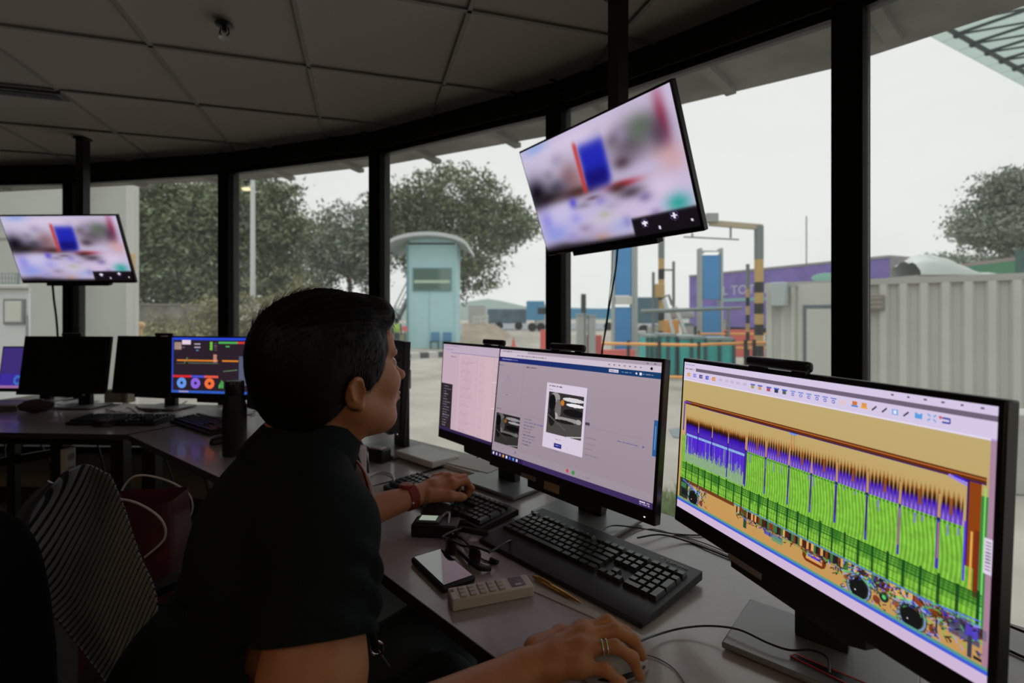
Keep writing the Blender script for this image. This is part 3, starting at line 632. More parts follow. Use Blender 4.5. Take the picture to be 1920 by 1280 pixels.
# ------------------------------------------------------------ hanging screens
feed=camfeed()
def tv(label,mlabel,cx,cy,cz,yaw,tilt,cable):
    w,h=.73,.426; R0=rotz(yaw); back=R0@np.array([0,1.,0]); 
    px,py=np.array([cx,cy])+back[:2]*.10
    m=thing('ceiling_mount',mlabel,'bracket',(px,py,ZC+.01),yaw,'ceiling mounts of the hanging screens')
    MB().box((0,0,(cz-.02-ZC-.01)/2),(.05,.05,ZC+.01-(cz-.02))).build('pole',M_steel,m)
    MB().box((0,0,-.006),(.07,.07,.012)).build('ceiling_plate',M_steel,m,bevel=.002)
    t=thing('television',label,'television',(cx,cy,cz),yaw,'hanging flat screens'); R=rotx(-tilt); tr=lambda p:R@np.array(p,float)
    MB().box(tr((0,.011,0)),(w,.022,h),R).box(tr((0,.035,-.03)),(w*.62,.03,h*.6),R).build('housing',M_blk,t,bevel=.003)
    MB().box(tr((.0,.004,-h/2-.006)),(w*.55,.03,.016),R).build('speaker_strip',M_blkr,t)
    MB().box(tr((-w*.38,-.001,-h/2+.004)),(.05,.002,.004),R).build('logo_bar',mat('dull_metal',(.25,.25,.25),.4),t)
    screen(feed,w-.014,h-.024,T4(R,tr((0,0,.004))),t,y=-.0014)
    k=MB().box((0,.075,-.01),(.10,.03,.12)); k.box((0,.055,0),(.20,.02,.03)); k.build('wall_arm',M_steel,t)
    for i,cb in enumerate(cable): tag(MB().tube(spline(cb[0],8),cb[1],6).build('screen_cable',M_cable),cb[2],'cable')
tv('near flat screen hanging tilted from the ceiling above the desk','black ceiling pole holding the near hanging screen',.29,1.689,1.731,-.983,-.352,
   [([at(1159,445,1.80),at(1155,500,1.83),at(1143,570,1.86),at(1137,610,1.87),at(1128,665,1.88),at(1118,770,1.90),on(1110,850,.745)],.0035,'thick black cable dangling from the near hanging screen down behind the monitors'),
    ([at(1150,455,1.83),at(1146,520,1.86),at(1139,585,1.885),at(1133,625,1.895),at(1130,665,1.90),at(1128,770,1.92),on(1122,850,.745)],.0014,'thin black cable dangling beside the thick one from the near hanging screen')])
tv('far flat screen hanging from the ceiling at the left','black ceiling pole holding the far hanging screen at the left',-2.724,3.045,1.689,-.031,-.347,
   [([at(98,525,3.12),at(101,560,3.14),at(106,600,3.16),at(109,650,3.18),at(110,735,3.2)],.006,'black cable dangling from the far hanging screen at the left')])
# ------------------------------------------------------------ keyboards
def keycap(w,d):
    b=MB(); a=(w/2-.0009,d/2-.0009); c=(w/2-.0032,d/2-.0036)
    vs=[(sx*a[0],sy*a[1],0) for sx,sy in ((-1,-1),(1,-1),(1,1),(-1,1))]+[(sx*c[0],sy*c[1]+.0006,.0085) for sx,sy in ((-1,-1),(1,-1),(1,1),(-1,1))]
    b.add(vs,[(3,2,1,0),(4,5,6,7),(0,1,5,4),(1,2,6,5),(2,3,7,6),(3,0,4,7)]); return b
KM={}
def keymesh(w,h=1):
    k=(w,h)
    if k not in KM:
        b=keycap(.01905*w,.01905*h); me=bpy.data.meshes.new('key'); me.from_pydata(b.v,[],b.f); me.materials.append(M_key); KM[k]=me
    return KM[k]
def layout(num=True,nav=True):
    K=[]
    def row(y,items,x0=0):
        x=x0
        for it in items:
            if it<0: x+=-it; continue
            K.append((x+it/2,y,it,1)); x+=it
    row(5.25,[1,-1,1,1,1,1,-.5,1,1,1,1,-.5,1,1,1,1])
    row(4,[1]*13+[2]); row(3,[1.5]+[1]*12+[1.5]); row(2,[1.75]+[1]*11+[2.25]); row(1,[2.25]+[1]*10+[2.75]); row(0,[1.25]*3+[6.25]+[1.25]*4)
    if nav:
        row(5.25,[1,1,1],15.25); row(4,[1,1,1],15.25); row(3,[1,1,1],15.25); row(1,[1],16.25); row(0,[1,1,1],15.25)
    if num:
        row(5.25,[1,1,1,1],18.5); row(4,[1,1,1,1],18.5); row(3,[1,1,1],18.5); row(2,[1,1,1],18.5); row(1,[1,1,1],18.5); row(0,[2,1],18.5)
        K.append((22,2.5,1,2)); K.append((22,.5,1,2))
    return K
def keyboard(label,fl,dr,palm,brand=False,keys='parts',tilt=.05,group=None,back=.018):
    # fl: front left corner on the desk, dr: direction of its long side
    yaw=math.atan2(dr[1],dr[0]); t=thing('computer_keyboard',label,'keyboard',(fl[0],fl[1],DZ),yaw,group)
    L=22.5*.01905+.024; u=.01905; y0=palm+.008; D=y0+6.25*u+back; zf=.014; R=rotx(tilt); 
    prof=[(0,.003),(.004,.010),(palm*.6,.017),(palm,.018),(D,.018+tilt*(D-palm)),(D,.008),(palm,.002)] if palm>.02 else [(0,.004),(.002,.016),(D-.004,.018+tilt*D),(D,.014+tilt*D),(D,.008),(0,.002)]
    MB().extr([(0,y,z) for y,z in prof],(L,0,0)).build('case',M_keyb,t,smooth=50,bevel=.0015)
    zk=lambda y:.018+tilt*max(0,y-palm)
    if keys=='parts':
        K=layout(); K.sort(key=lambda k:k[1]*.2-k[0]*.0); rest=MB()
        for i,(x,y,w,h) in enumerate(K):
            Y=y0+(y+.5)*u; 
            if i<98:
                o=bpy.data.objects.new('key',keymesh(w,h)); COL.objects.link(o); o.parent=t; o.location=(.012+x*u,Y,zk(Y)); o.rotation_euler=(tilt,0,0)
            else:
                b=keycap(u*w,u*h); vv=[tuple(R@np.array(p)+np.array([.012+x*u,Y,zk(Y)])) for p in b.v]; rest.add(vv,b.f)
        if rest.v: tag(rest.build('key',M_key,t,smooth=0),kind='stuff')
    else:
        rest=MB()
        for (x,y,w,h) in layout():
            Y=y0+(y+.5)*u; b=keycap(u*w,u*h); rest.add([tuple(R@np.array(p)+np.array([.012+x*u,Y,zk(Y)])) for p in b.v],b.f)
        rest.build('keys',M_key,t,smooth=0)
    MB().box((L-.02,.08+palm*0,.004),(.02,.03,.008)).box((.03,D-.02,.004),(.03,.02,.008)).box((L-.03,D-.02,.004),(.03,.02,.008)).build('foot',M_blkr,t)
    if brand:
        M=T4(rotx(tilt),(L-.048,D-.014,zk(D-.014)+.0012)); text_mesh('brand_lettering','Lenovo',.0165,mat('grey_print',(.28,.28,.29),.4),t,M)
        for k in range(3): MB().box((L-.085+k*.008,D-.012,zk(D-.012)+.0006),(.003,.0014,.0006)).build('indicator_light',emis('dim_green_led',(.25,.45,.15),.5) if k==0 else M_stk2,t)
    return t
keyboard('large black keyboard with palm rest lying in front of the web page monitor',(-.081,1.196),(.678,-.735),.058,brand=True,back=.038)
keyboard('black keyboard under the seated person\'s left hand',(-.405,1.555),(.715,-.70),0.004,tilt=.06,back=.012)
keyboard('black keyboard on the far left desk in front of two dark monitors',on(122,794,.75)[:2],(1,-.03),.004,keys='one',tilt=.08)
keyboard('black keyboard lying askew in front of the colourful dashboard screen',on(318,790,.75)[:2]+np.array([0.0,-.0]),(.80,-.60),.004,keys='one',tilt=.08)
# ------------------------------------------------------------ mice
def mouse(label,c,dr,m1,m2=None,s=1.0):
    yaw=math.atan2(dr[1],dr[0]); t=thing('computer_mouse',label,'mouse',(c[0],c[1],DZ),yaw)
    V=[];n=18;m=10;F_=[]
    for i in range(n+1):
        x=-.055+.11*i/n; k=math.sqrt(max(0,1-(x/.0555)**2)); wd=.031*(.75+.25*k)*(k**.45 if k>0 else 0); ht=.036*(k**.6)*(1-.25*(x+.01)/.055 if x>-.01 else 1)
        for j in range(m+1):
            a=math.pi*j/m; V.append((x*s,-math.cos(a)*wd*s,(.003+max(0,math.sin(a))**.7*ht)*s))
    for i in range(n):
        for j in range(m): F_.append((i*(m+1)+j,(i+1)*(m+1)+j,(i+1)*(m+1)+j+1,i*(m+1)+j+1))
    for i in range(n): F_.append((i*(m+1)+m,(i+1)*(m+1)+m,(i+1)*(m+1),i*(m+1)))
    b=MB().add(V,F_); b.build('body',m1,t,smooth=60)
    if m2 is not None: 
        r=MB().tube([(x*s,y*s,.011*s) for x,y in [(.052*math.cos(q),.0305*math.sin(q)*(1 if abs(math.cos(q))<.9 else .95)) for q in np.linspace(0,2*math.pi,25)[:-1]]],.004*s,6,closed=True); r.build('side_trim',m2,t)
    MB().tube([(.036*s,-.003,.027*s),(.036*s,.003,.027*s)],.007*s,12).build('wheel',M_blkr,t)
    return t
mouse('grey and black computer mouse under the seated person\'s right hand',(.158,.768),(.93,.32),mat('silver_mouse_shell',(.42,.42,.43),.3),M_blk)
mouse('black computer mouse beside the seated person\'s left wrist, near the radio',on(826,962,.745)[:2],(.86,-.25),mat('dark_mouse_shell',(.05,.05,.053),.3))
mouse('black computer mouse on the far left desk in front of its keyboard',on(196,797,.745)[:2],(1,.1),M_blk,s=.9)
mouse('black computer mouse next to the askew keyboard',on(418,828,.745)[:2],(.7,.6),M_blk,s=.9)
# ------------------------------------------------------------ small things on the near desk
def local(lbl,name,cat,p,rz): return thing(name,lbl,cat,(p[0],p[1],p[2] if len(p)>2 else DZ),rz)
# white remote control
p0=on(845,1115,.76); p1=on(992,1088,.76); c=(p0+p1)/2; dr=p1-p0; L=np.linalg.norm(dr[:2])
t=local('white remote control with raised buttons and a small grey display','remote_control','remote',(c[0],c[1],DZ),math.atan2(dr[1],dr[0]))
MB().box((0,0,.011),(L+.004,.046,.022)).build('body',mat('cream_plastic',(.60,.55,.49),.42),t,bevel=.003)
for i in range(5):
    for j in range(3):
        MB().box((-L*.36+i*.019,(j-1)*.0125-.001,.0235),(.013,.0095,.003)).build('button',mat('remote_button',(.52,.47,.42),.45),t,bevel=.0012)
MB().box((L*.335,.001,.0222),(.028,.034,.0012)).build('display',mat('lcd_grey',(.13,.12,.14),.2),t)
MB().box((L*.335,-.010,.0230),(.012,.006,.0006)).build('logo',M_white,t); MB().box((-L*.47,.010,.0224),(.006,.008,.0006)).build('mark',M_blk,t)
# gold pen
a=on(1001,1081,.745); b=on(1090,1131,.745); q=nrm(b-a); L=np.linalg.norm(b-a)
t=thing('ballpoint_pen','slim gold metal ballpoint pen lying in front of the large keyboard','pen',((a+b)/2*np.array([1,1,0])+np.array([0,0,DZ+.0055])),math.atan2(q[1],q[0]))
Rx=roty(math.pi/2)
MB().lathe((0,0,0),[(.0035,-L/2+.004),(.0045,-L/2+.012),(.0048,L/2-.035)],16,Rx).build('barrel',M_gold,t)
MB().lathe((0,0,0),[(.0047,L/2-.035),(.0015,L/2-.003),(.0008,L/2)],16,Rx).build('tip',M_gold,t)
MB().lathe((0,0,0),[(.0022,-L/2-.003),(.0022,-L/2+.005)],12,Rx).build('clicker',M_gold,t)
MB().box((-L/2+.03,0,.0058),(.036,.003,.0012)).build('clip',M_gold,t)
# clear ruler under the pen
a=on(995,1092,.741); b=on(1130,1150,.741); q=nrm(b-a); n=np.array([q[1],-q[0],0]); 
rl=[a[:2]+n[:2]*.004,b[:2]+n[:2]*.004,b[:2]+n[:2]*.022,a[:2]+n[:2]*.022]
tag(MB().prism([tuple(x) for x in rl],DZ+.0002,DZ+.0022).build('ruler',mat('milky_plastic',(.42,.40,.37),.25)),'narrow milky plastic ruler lying beside the gold pen, reaching under the seated person\'s hand','ruler')
# black phone with bright reflection
q=[on(762,1045,.752),on(838,1030,.752),on(892,1075,.752),on(828,1108,.752)]
ctr=np.mean(q,0); ex=nrm(((q[3]+q[2])/2-(q[0]+q[1])/2)[:2]); 
t=local('black smartphone in a chunky case lying next to the white remote','smartphone','phone',(ctr[0],ctr[1],DZ),math.atan2(ex[1],ex[0]))
MB().box((0,0,.007),(.152,.078,.014)).build('case',M_blkr,t,bevel=.006,seg=4)
MB().box((0,0,.0146),(.140,.066,.001)).build('screen',mat('phone_glass',(.005,.005,.006),.06,spec=1.0,coat=1.0),t,bevel=.0004)
# two-way radio with display
q0=on(775,985,.765); 
t=local('black handheld two-way radio with a small lit display and stubby aerial','two_way_radio','radio',(*on(818,996,.745)[:2],DZ),-.10)
MB().box((0,0,.016),(.115,.058,.032)).build('body',M_blk,t,bevel=.004)
MB().box((-.018,.002,.0345),(.060,.040,.006)).build('bezel',mat('grey_blue_plastic',(.10,.13,.14),.35),t,bevel=.002)
MB().box((-.020,.002,.0378),(.042,.027,.001)).build('display',emis('lcd_green',(.36,.42,.34),.8),t)
MB().tube(spline([(.062,-.008,.018),(.085,-.014,.018),(.135,-.018,.013)],4),[.008]*9).build('aerial',M_blk,t)
MB().tube([(.056,.018,.022),(.070,.018,.022)],.009,14).build('knob',M_blk,t)
MB().tube(spline([(.010,.024,.034),(.020,.028,.042),(.030,.016,.044),(.034,-.010,.030),(.05,-.03,.014)],5),.0028,8).build('clip_cord',M_wcable,t)
# dark sunglasses
t=local('pair of dark wraparound sunglasses with pinkish lenses behind the phone','sunglasses','glasses',(*on(872,1040,.745)[:2],DZ),-.55)
for s_ in (-1,1):
    b=MB(); g=[]
    for i in range(9):
        for j in range(7):
            a_=(-.5+i/8)*1.0; z=.004+.034*j/6; g.append((s_*.034+math.sin(a_)*.034,-.012+.018*(1-math.cos(a_*1.2))-.006*(j/6-.5)**2*4,z*(1-.25*abs(a_)) ))
    fs=[(i*7+j,(i+1)*7+j,(i+1)*7+j+1,i*7+j+1) for i in range(8) for j in range(6)]
    o=b.add(g,fs).build('lens',mat('tinted_lens',(.05,.02,.03),.05,spec=1.0,coat=1.0),t,smooth=80); sd=o.modifiers.new('thick','SOLIDIFY'); sd.thickness=.002
    MB().tube(spline([(s_*.066,-.002,.028),(s_*.070,.02,.028),(s_*.068,.075,.022),(s_*.060,.125,.004)],5),.0028,8).build('arm',M_blk,t)
MB().tube(spline([(-.066,-.002,.030),(-.034,-.014,.038),(0,-.010,.030),(.034,-.014,.038),(.066,-.002,.030)],6),.0026,8).build('bridge',M_blk,t)
# neck strap bunch of keys / lanyard on the desk
cord=[on(842,1018,.745),on(858,1030,.752),on(885,1052,.75),on(905,1062,.746),on(930,1058,.746)]
t=thing('earpiece_cable','coiled black earpiece cable with a small plug lying between sunglasses and keyboard','cable',(*on(900,1058,.745)[:2],DZ))
MB().tube(spline([on(846,1000,.745),on(868,1012,.748),on(885,1030,.748),on(905,1050,.746),on(932,1056,.745)],8),.0032,8).build('cord',M_cable,t,world=True)
MB().tube(spline([on(850,1022,.746),on(875,1046,.75),on(898,1064,.75),on(920,1066,.746)],8),.0055,10).build('grip',M_blk,t,world=True)
MB().tube([on(920,1048,.747),on(933,1054,.747)],.005,10).build('plug',M_blk,t,world=True)
MB().tube(spline([on(860,1005,.746),on(880,1030,.749),on(897,1047,.747),on(915,1054,.746)],8),.0014,6).build('wire',M_wcable,t,world=True)
# white charging brick / speaker and adapters behind the face
t=local('upright white power adapter box standing behind the seated person\'s chin','power_adapter','adapter',(*on(668,908,.745)[:2],DZ),-.65)
MB().box((0,0,.068),(.075,.032,.130)).build('body',M_white,t,bevel=.008,seg=3); MB().tube([(.046,-.01,.004),(.046,-.01,.012)],.015,14).build('plug_cap',M_white,t)
t=local('black plug-in charger beside the upright white adapter','charger','charger',(*on(712,862,.745)[:2],DZ),-.5)
MB().box((0,0,.025),(.07,.05,.05)).build('body',M_blk,t,bevel=.004); MB().box((0.0,-.005,.052),(.05,.03,.006)).build('label_plate',M_white,t,bevel=.001)
tag(MB().tube(spline([on(668,815,.9),at(672,822,1.6),at(684,845,1.6),at(688,870,1.6),on(690,885,.76)],6)[6:],.005,8).build('adapter_cable',M_cable),'thick black cable rising beside the white adapter to the dark monitor','cable')
tag(MB().tube(spline([on(690,893,.745),on(712,884,.745),on(735,890,.745),on(742,915,.745)],6),.003,8).build('charging_cable',M_wcable),'thin white cable curving from the white adapter','cable')
t=local('flat white set-top box lying on the desk behind the second keyboard','set_top_box','box',(*on(800,858,.75)[:2],DZ),-.75)
MB().box((0,0,.018),(.23,.13,.024)).build('body',M_white,t,bevel=.006,seg=3); MB().box((.05,-.0,.003),(.11,.11,.006)).build('foot',M_blkr,t)
t=local('stack of white papers and envelopes at the back of the desk','paper_stack','paper',(*on(885,872,.75)[:2],DZ),-.72)
MB().box((0,0,.006),(.22,.12,.012)).box((.01,.01,.014),(.20,.11,.004),rotz(.08)).build('sheets',M_paper,t)
tag(MB().prism([tuple(on(u,v,DZ)[:2]) for u,v in ((640,938),(655,922),(745,902),(780,905),(760,912),(650,945))],DZ,DZ+.001).build('paper_sheet',mat('dull_paper',(.33,.30,.28),.7)),'thin grey paper strip lying on the desk in front of the white adapter','paper')
# red pencil box on the monitor base
# cables in the foreground
def cab(label,pts,r=.002,m=M_cable,name='cable'): return tag(MB().tube(spline(pts,10),r,8).build(name,m),label,'cable')
cab('black mouse cable arching from the mouse across the grey monitor base',[at(1196,1204,.775),on(1225,1192,.752),on(1275,1178,.75),on(1330,1173,.757),on(1385,1180,.765),on(1440,1205,.764),on(1480,1218,.763),on(1520,1218,.763),on(1550,1232,.763),on(1556,1262,.763)],.0017,name='mouse_cable')
cab('thin faint cable curving on the desk right of the mouse',[on(1205,1225,.742),on(1235,1235,.742),on(1265,1255,.742),on(1290,1290,.742)],.0009,mat('grey_cable',(.14,.13,.13),.5))
cab('upper of two black cables between the two near monitors',[on(1125,995,.765),on(1150,985,.762),on(1200,990,.760),on(1260,1000,.743),on(1310,1003,.743),on(1380,1000,.743)],.0018)
cab('lower of two black cables between the two near monitors, running to the right monitor',[on(1195,1008,.760),on(1240,1002,.758),on(1290,1015,.743),on(1330,1030,.743),on(1385,1052,.743),on(1440,1072,.743)],.0022)
cab('grey cable tucked beside the two black cables',[on(1150,1020,.760),on(1210,992,.760),on(1260,1000,.743),on(1320,1018,.743),on(1380,1043,.743)],.0014,mat('grey_cable',(.14,.13,.13),.5))
cab('upper black cable running along the window behind the right monitor',[on(1840,1150,.79),on(1890,1172,.79),on(1940,1192,.79),on(2000,1215,.79)],.0022)
cab('lower black cable on the desk behind the right monitor',[on(1700,1180,.743),on(1800,1190,.743),on(1880,1215,.743),on(1920,1232,.743),on(1980,1256,.743)],.0024)
cab('black cable behind the foot of the right monitor',[on(1410,1143,.744),on(1500,1170,.744),on(1620,1215,.744),on(1720,1250,.744),on(1800,1262,.744)],.0018)
cab('pale cable by the black edge-on monitor',[on(735,838,.745),on(765,832,.745),on(790,838,.745)],.0022,mat('grey_cable',(.14,.13,.13),.5))
# red framed pen tray slot on the monitor foot
q=[on(1481,1231,.7545),on(1492,1228,.7545),on(1640,1290,.7545),on(1625,1302,.7545)]
t=thing('pen_tray','slim black tray with red rim on the foot of the right monitor','tray',(*np.mean(q,0)[:2],.7545))
MB().prism([tuple(x[:2]) for x in q],.7545,.7565).build('tray',M_blk,t,world=True)
MB().tube([x+np.array([0,0,.002]) for x in q],.0011,6,closed=True).build('rim',M_red,t,world=True)
# ------------------------------------------------------------ left desks
f=on(440,852,.74); t=thing('vacuum_flask','tall matte black vacuum flask standing behind the seated person\'s shoulder','flask',(f[0],f[1],DZ))
MB().lathe((0,0,0),[(.036,0),(.043,.004),(.043,.175),(.040,.20),(.033,.228),(.031,.235)],36).build('body',M_blkr,t,smooth=50)
MB().lathe((0,0,0),[(.032,.235),(.034,.238),(.034,.285),(.031,.291),(.010,.293)],36).build('cap',mat('flask_cap',(.02,.02,.021),.3),t,smooth=50)
def flat(label,name,cat,poly,z0,z1,m,group=None): return tag(MB().prism([tuple(on(u,v,z0)[:2]) for u,v in poly],z0,z1).build(name,m),label,cat,group)
flat('white sheet of paper under the edge of the far left desk papers','paper_sheet','paper',[(-20,752),(60,742),(125,744),(60,757),(-20,768)],.7405,.744,M_paper)
t=thing('ring_binder','open binder with grey tabs lying at the far left edge of the desk','binder',(*on(10,762,.75)[:2],DZ),.1)
MB().box((0,0,.014),(.30,.22,.028)).build('cover',mat('grey_binder',(.12,.12,.13),.5),t,bevel=.003); MB().box((0,0,.032),(.27,.19,.008)).build('pages',M_paper,t)
o=on(68,772,.74); t=thing('cloth_pouch','crumpled brown cloth pouch on the far left desk','pouch',(*o[:2],DZ),.2)
b=MB().ball((0,0,.034),(.085,.055,.034)); b.v=[(x*(1+.10*math.sin(9*z*30+x*40)),y*(1+.08*math.sin(x*50)),max(0,z+.004*math.sin(x*90)*math.cos(y*70))) for x,y,z in b.v]; b.build('body',mat('brown_cloth',(.075,.045,.035),.9,bump=.5,bscale=60),t,smooth=60); MB().tube(spline([(-.05,0,.06),(0,.0,.072),(.05,0,.058)],5),.004,6).build('drawstring',M_stk2,t)
flat('white document lying beneath the two dark monitors','document','paper',[(100,756),(150,748),(190,752),(140,764)],.7405,.7425,M_paper)
flat('white document leaning by the stand of the left dark monitor','document','paper',[(205,768),(235,754),(262,762),(240,776)],.7405,.7425,M_paper)
t=thing('cardboard_box','low cream box standing behind the desk below the dark monitors','box',(*on(225,752,.745)[:2]*np.array([1,1]),DZ),-.1)
MB().box((0,0,.04),(.16,.06,.08)).build('body',mat('cream_card',(.58,.50,.36),.8),t,bevel=.002); MB().box((.05,-.031,.04),(.03,.002,.07)).build('tape_strip',mat('tan_tape',(.45,.30,.16),.5),t)
cab('pale cable curling behind the far keyboards',[on(200,765,.745),on(215,772,.75),on(240,764,.745),on(262,778,.745)],.003,M_wcable)
cab('black cable lying on the desk beside the lit dashboard stand',[on(255,762,.745),on(285,772,.745),on(330,762,.745),on(350,752,.745)],.004)
flat('pale sheet of paper under the askew keyboard','paper_sheet','paper',[(385,778),(420,762),(470,780),(440,800)],.7405,.7415,M_paper)
# cables and sockets below the left desks
cab('cable drooping under the far left desk from the first leg',[np.array((-2.2,2.60,.70)),np.array((-2.15,2.62,.45)),np.array((-2.22,2.7,.25)),np.array((-2.1,2.8,.10))],.004)
cab('cable drooping under the left desks near the mesh chair',[np.array((-1.95,2.7,.70)),np.array((-1.85,2.7,.4)),np.array((-1.78,2.7,.2)),np.array((-1.9,2.9,.05))],.004)
cab('cable bundle hanging below the corner of the left desks',[np.array((-1.60,2.5,.70)),np.array((-1.50,2.45,.45)),np.array((-1.42,2.4,.30)),np.array((-1.5,2.6,.08))],.012,M_cable)
cab('thin cable looping under the desk left of the first leg',[np.array((-2.75,2.7,.70)),np.array((-2.7,2.65,.5)),np.array((-2.6,2.7,.62)),np.array((-2.5,2.75,.35)),np.array((-2.45,2.9,.1))],.004)
t=thing('power_strip','white power strip hanging on the desk leg','power strip',(-2.13,2.38,.55),1.5); MB().box((0,0,0),(.05,.03,.20)).build('body',M_white,t,bevel=.004)
for k in range(3): MB().box((0.0,-.016,-.06+k*.06),(.03,.004,.03)).build('socket',M_stk2,t)
# ------------------------------------------------------------ the seated man
def skinmat(name,col):
    m=mat(name,col,rough=.48,noise=.07,nscale=35,bump=.12,bscale=420,sss=.12); return m
M_skin=skinmat('warm_skin',(.50,.215,.10))
M_shirt=mat('navy_polo_cloth',(.008,.0125,.0155),.9,bump=.25,bscale=700,spec=.2)
M_hair=mat('black_hair',(.006,.005,.0045),.5,spec=.22)
M_trou=mat('dark_teal_trousers',(.022,.034,.038),.8,bump=.2,bscale=500)
hf=nrm((.70,.714,0)); HC=np.array([-.286,.81,1.196]); pitch=math.radians(8)
def hframe(f,p):
    l=np.array([-f[1],f[0],0]); fx=f*math.cos(p)+np.array([0,0,math.sin(p)]); u=np.cross(fx,l); return np.stack([fx,l,u],1)   # columns forward, left, up
HR=hframe(hf,pitch); H=lambda x,y,z: HC+HR@np.array([x,y,z],float)
bf=nrm((.83,.55,0)); br=np.array([bf[1],-bf[0],0])
NK=np.array([-.330,.785,1.066])                      # base of the neck
SR=NK+br*.160+np.array([-.008,0,-.062]); SL=NK-br*.165+np.array([-.01,0,-.055])
ER=np.array([-.222,.535,.772]); WR=np.array([.008,.700,.783])
EL=np.array([-.475,1.125,.790]); WL=np.array([-.262,1.325,.806])
PV=np.array([-.45,.70,.56])
man=thing('person','person in a dark polo shirt seated at the desk with hands on mouse and keyboard','person',(PV[0],PV[1],0))
parts=[]
# head and neck
s=SDF(HC-.24,HC+.2,.0026); s=SDF(np.array([-.50,.62,.97]),np.array([-.13,1.0,1.36]),.0027)
s.ell(H(-.014,0,.030),(.098,.076,.090),HR,k=.01)
s.ell(H(.030,0,-.025),(.064,.061,.082),HR,k=.03)
s.ell(H(.028,0,-.070),(.056,.054,.042),HR,k=.025)
for y in (-1,1):
    s.cone(H(-.005,y*.052,-.052),H(.060,y*.024,-.094),.016,.014,k=.03)      # jaw line
    s.ell(H(.062,y*.038,-.026),(.026,.024,.026),HR,k=.02)                   # cheek
    s.ell(H(.080,y*.030,.019),(.012,.022,.008),HR,k=.012)                   # brow ridge
    s.ell(H(.086,y*.032,.001),(.014,.016,.011),HR,k=.010,op='s')            # eye socket
    s.ell(H(.077,y*.032,.000),(.013,.0155,.0115),HR,k=.004)                 # lid
s.ell(H(.070,0,.045),(.028,.050,.032),HR,k=.02)                              # forehead
s.ell(H(.074,0,-.096),(.019,.022,.016),HR,k=.018)                            # chin
s.cone(H(.087,0,.008),H(.114,0,-.028),.0065,.0085,k=.009); s.ell(H(.116,0,-.031),(.010,.010,.009),HR,k=.006)
for y in (-1,1): s.ell(H(.100,y*.011,-.037),(.010,.0075,.007),HR,k=.006)
s.ell(H(.086,0,-.060),(.016,.024,.016),HR,k=.012)
s.ell(H(.099,0,-.0575),(.0075,.021,.0048),HR,k=.004); s.ell(H(.098,0,-.0675),(.008,.018,.0055),HR,k=.004)
s.cone(H(.108,-.018,-.0625),H(.108,.018,-.0625),.0022,.0022,k=.003,op='s')
# ears
for y in (-1,1):
    Re=HR@rotz(y*.42)@roty(.22); EO=np.array([-.010,0,-.008]); E_=lambda x,yy,z: H(x*.8-.010,yy,z*.8-.014)
    s.ell(E_(-.004,y*.080,-.010),(.0155,.0065,.025),Re,k=.005)
    s.cone(E_(.004,y*.077,-.040),E_(.006,y*.076,-.034),.0065,.0065,k=.006)      # lobe
    s.ell(E_(.002,y*.0865,-.008),(.0085,.0055,.0145),Re,k=.003,op='s')
    s.cone(E_(-.016,y*.087,.004),E_(-.004,y*.088,.018),.003,.003,k=.003); s.cone(E_(-.004,y*.088,.018),E_(.008,y*.084,.014),.003,.003,k=.003); s.cone(E_(-.016,y*.087,.004),E_(-.014,y*.085,-.018),.003,.003,k=.003)
    s.cone(E_(.0095,y*.079,-.012),E_(.009,y*.078,-.006),.003,.003,k=.003)
# neck
s.cone(H(-.020,0,-.045),NK+bf*.012+np.array([0,0,.012]),.054,.060,k=.02); s.cone(H(-.045,0,-.02),NK-bf*.02,.045,.055,k=.02)
s.cone(H(.010,-.045,-.055),NK+bf*.055+br*.012,.016,.014,k=.02); s.cone(H(.010,.045,-.055),NK+bf*.055-br*.012,.016,.014,k=.02)
s.cone(NK+br*.02,SR-br*.03,.05,.035,k=.03); s.cone(NK-br*.02,SL+br*.03,.05,.035,k=.03)
V1,F1=s.mesh(); parts.append((V1,F1))
# torso under the shirt
s=SDF(np.array([-.74,.42,.42]),np.array([-.12,1.12,1.10]),.006); Rb=np.stack([bf,-br,np.array([0,0,1.])],1)
ln=nrm(NK-PV); CH=PV+(NK-PV)*.66; BE=PV+(NK-PV)*.25
s.ell(CH+bf*.012,(.092,.150,.175),Rb,k=.04); s.ell(BE,(.105,.145,.17),Rb,k=.05); s.ell(PV,(.11,.16,.10),Rb,k=.04); s.cone(SR,SL,.05,.05,k=.05); s.cone(NK-np.array([0,0,.04]),NK,.055,.052,k=.03)
parts.append(s.mesh())
# arms and hands
def arm(sdf,S,E,W,k=.02,el=.046):
    sdf.cone(S,S+(E-S)*.6,.054,.058,k=k); sdf.cone(S+(E-S)*.6,E,.057,.046,k=k); m=E+(W-E)*.3; up=np.array([0,0,.004])
    sdf.cone(E,m+up,el,.047,k=k); sdf.cone(m+up,W,.046,.0275,k=k); sdf.ell(W,(.031,.031,.022),k=.012)
def finger(sdf,pts,rs,k=.006):
    for i in range(len(pts)-1): sdf.cone(pts[i],pts[i+1],rs[i],rs[i+1],k=k if i else .010)
def hand(sdf,W,MC,Fg,Th,palmr=.0135):
    for p in MC: sdf.cone(W,p,.019,palmr,k=.014)
    for a,b in zip(MC[:-1],MC[1:]): sdf.cone(a,b,palmr*.93,palmr*.93,k=.010); sdf.cone((a+W)/2,(b+W)/2,.0155,.0155,k=.012)
    for f,r in zip(Fg,(.0094,.0096,.0090,.0080)): finger(sdf,f,[r*1.12,r,r*.95,r*.82])
    finger(sdf,Th,[.018,.0135,.0105,.0092],k=.012)
    for p in MC: sdf.ell(p+np.array([0,0,.006]),.0085,k=.008)
s=SDF(np.array([-.335,.42,.70]),np.array([.24,.86,1.03]),.0024)
arm(s,SR,ER,WR)
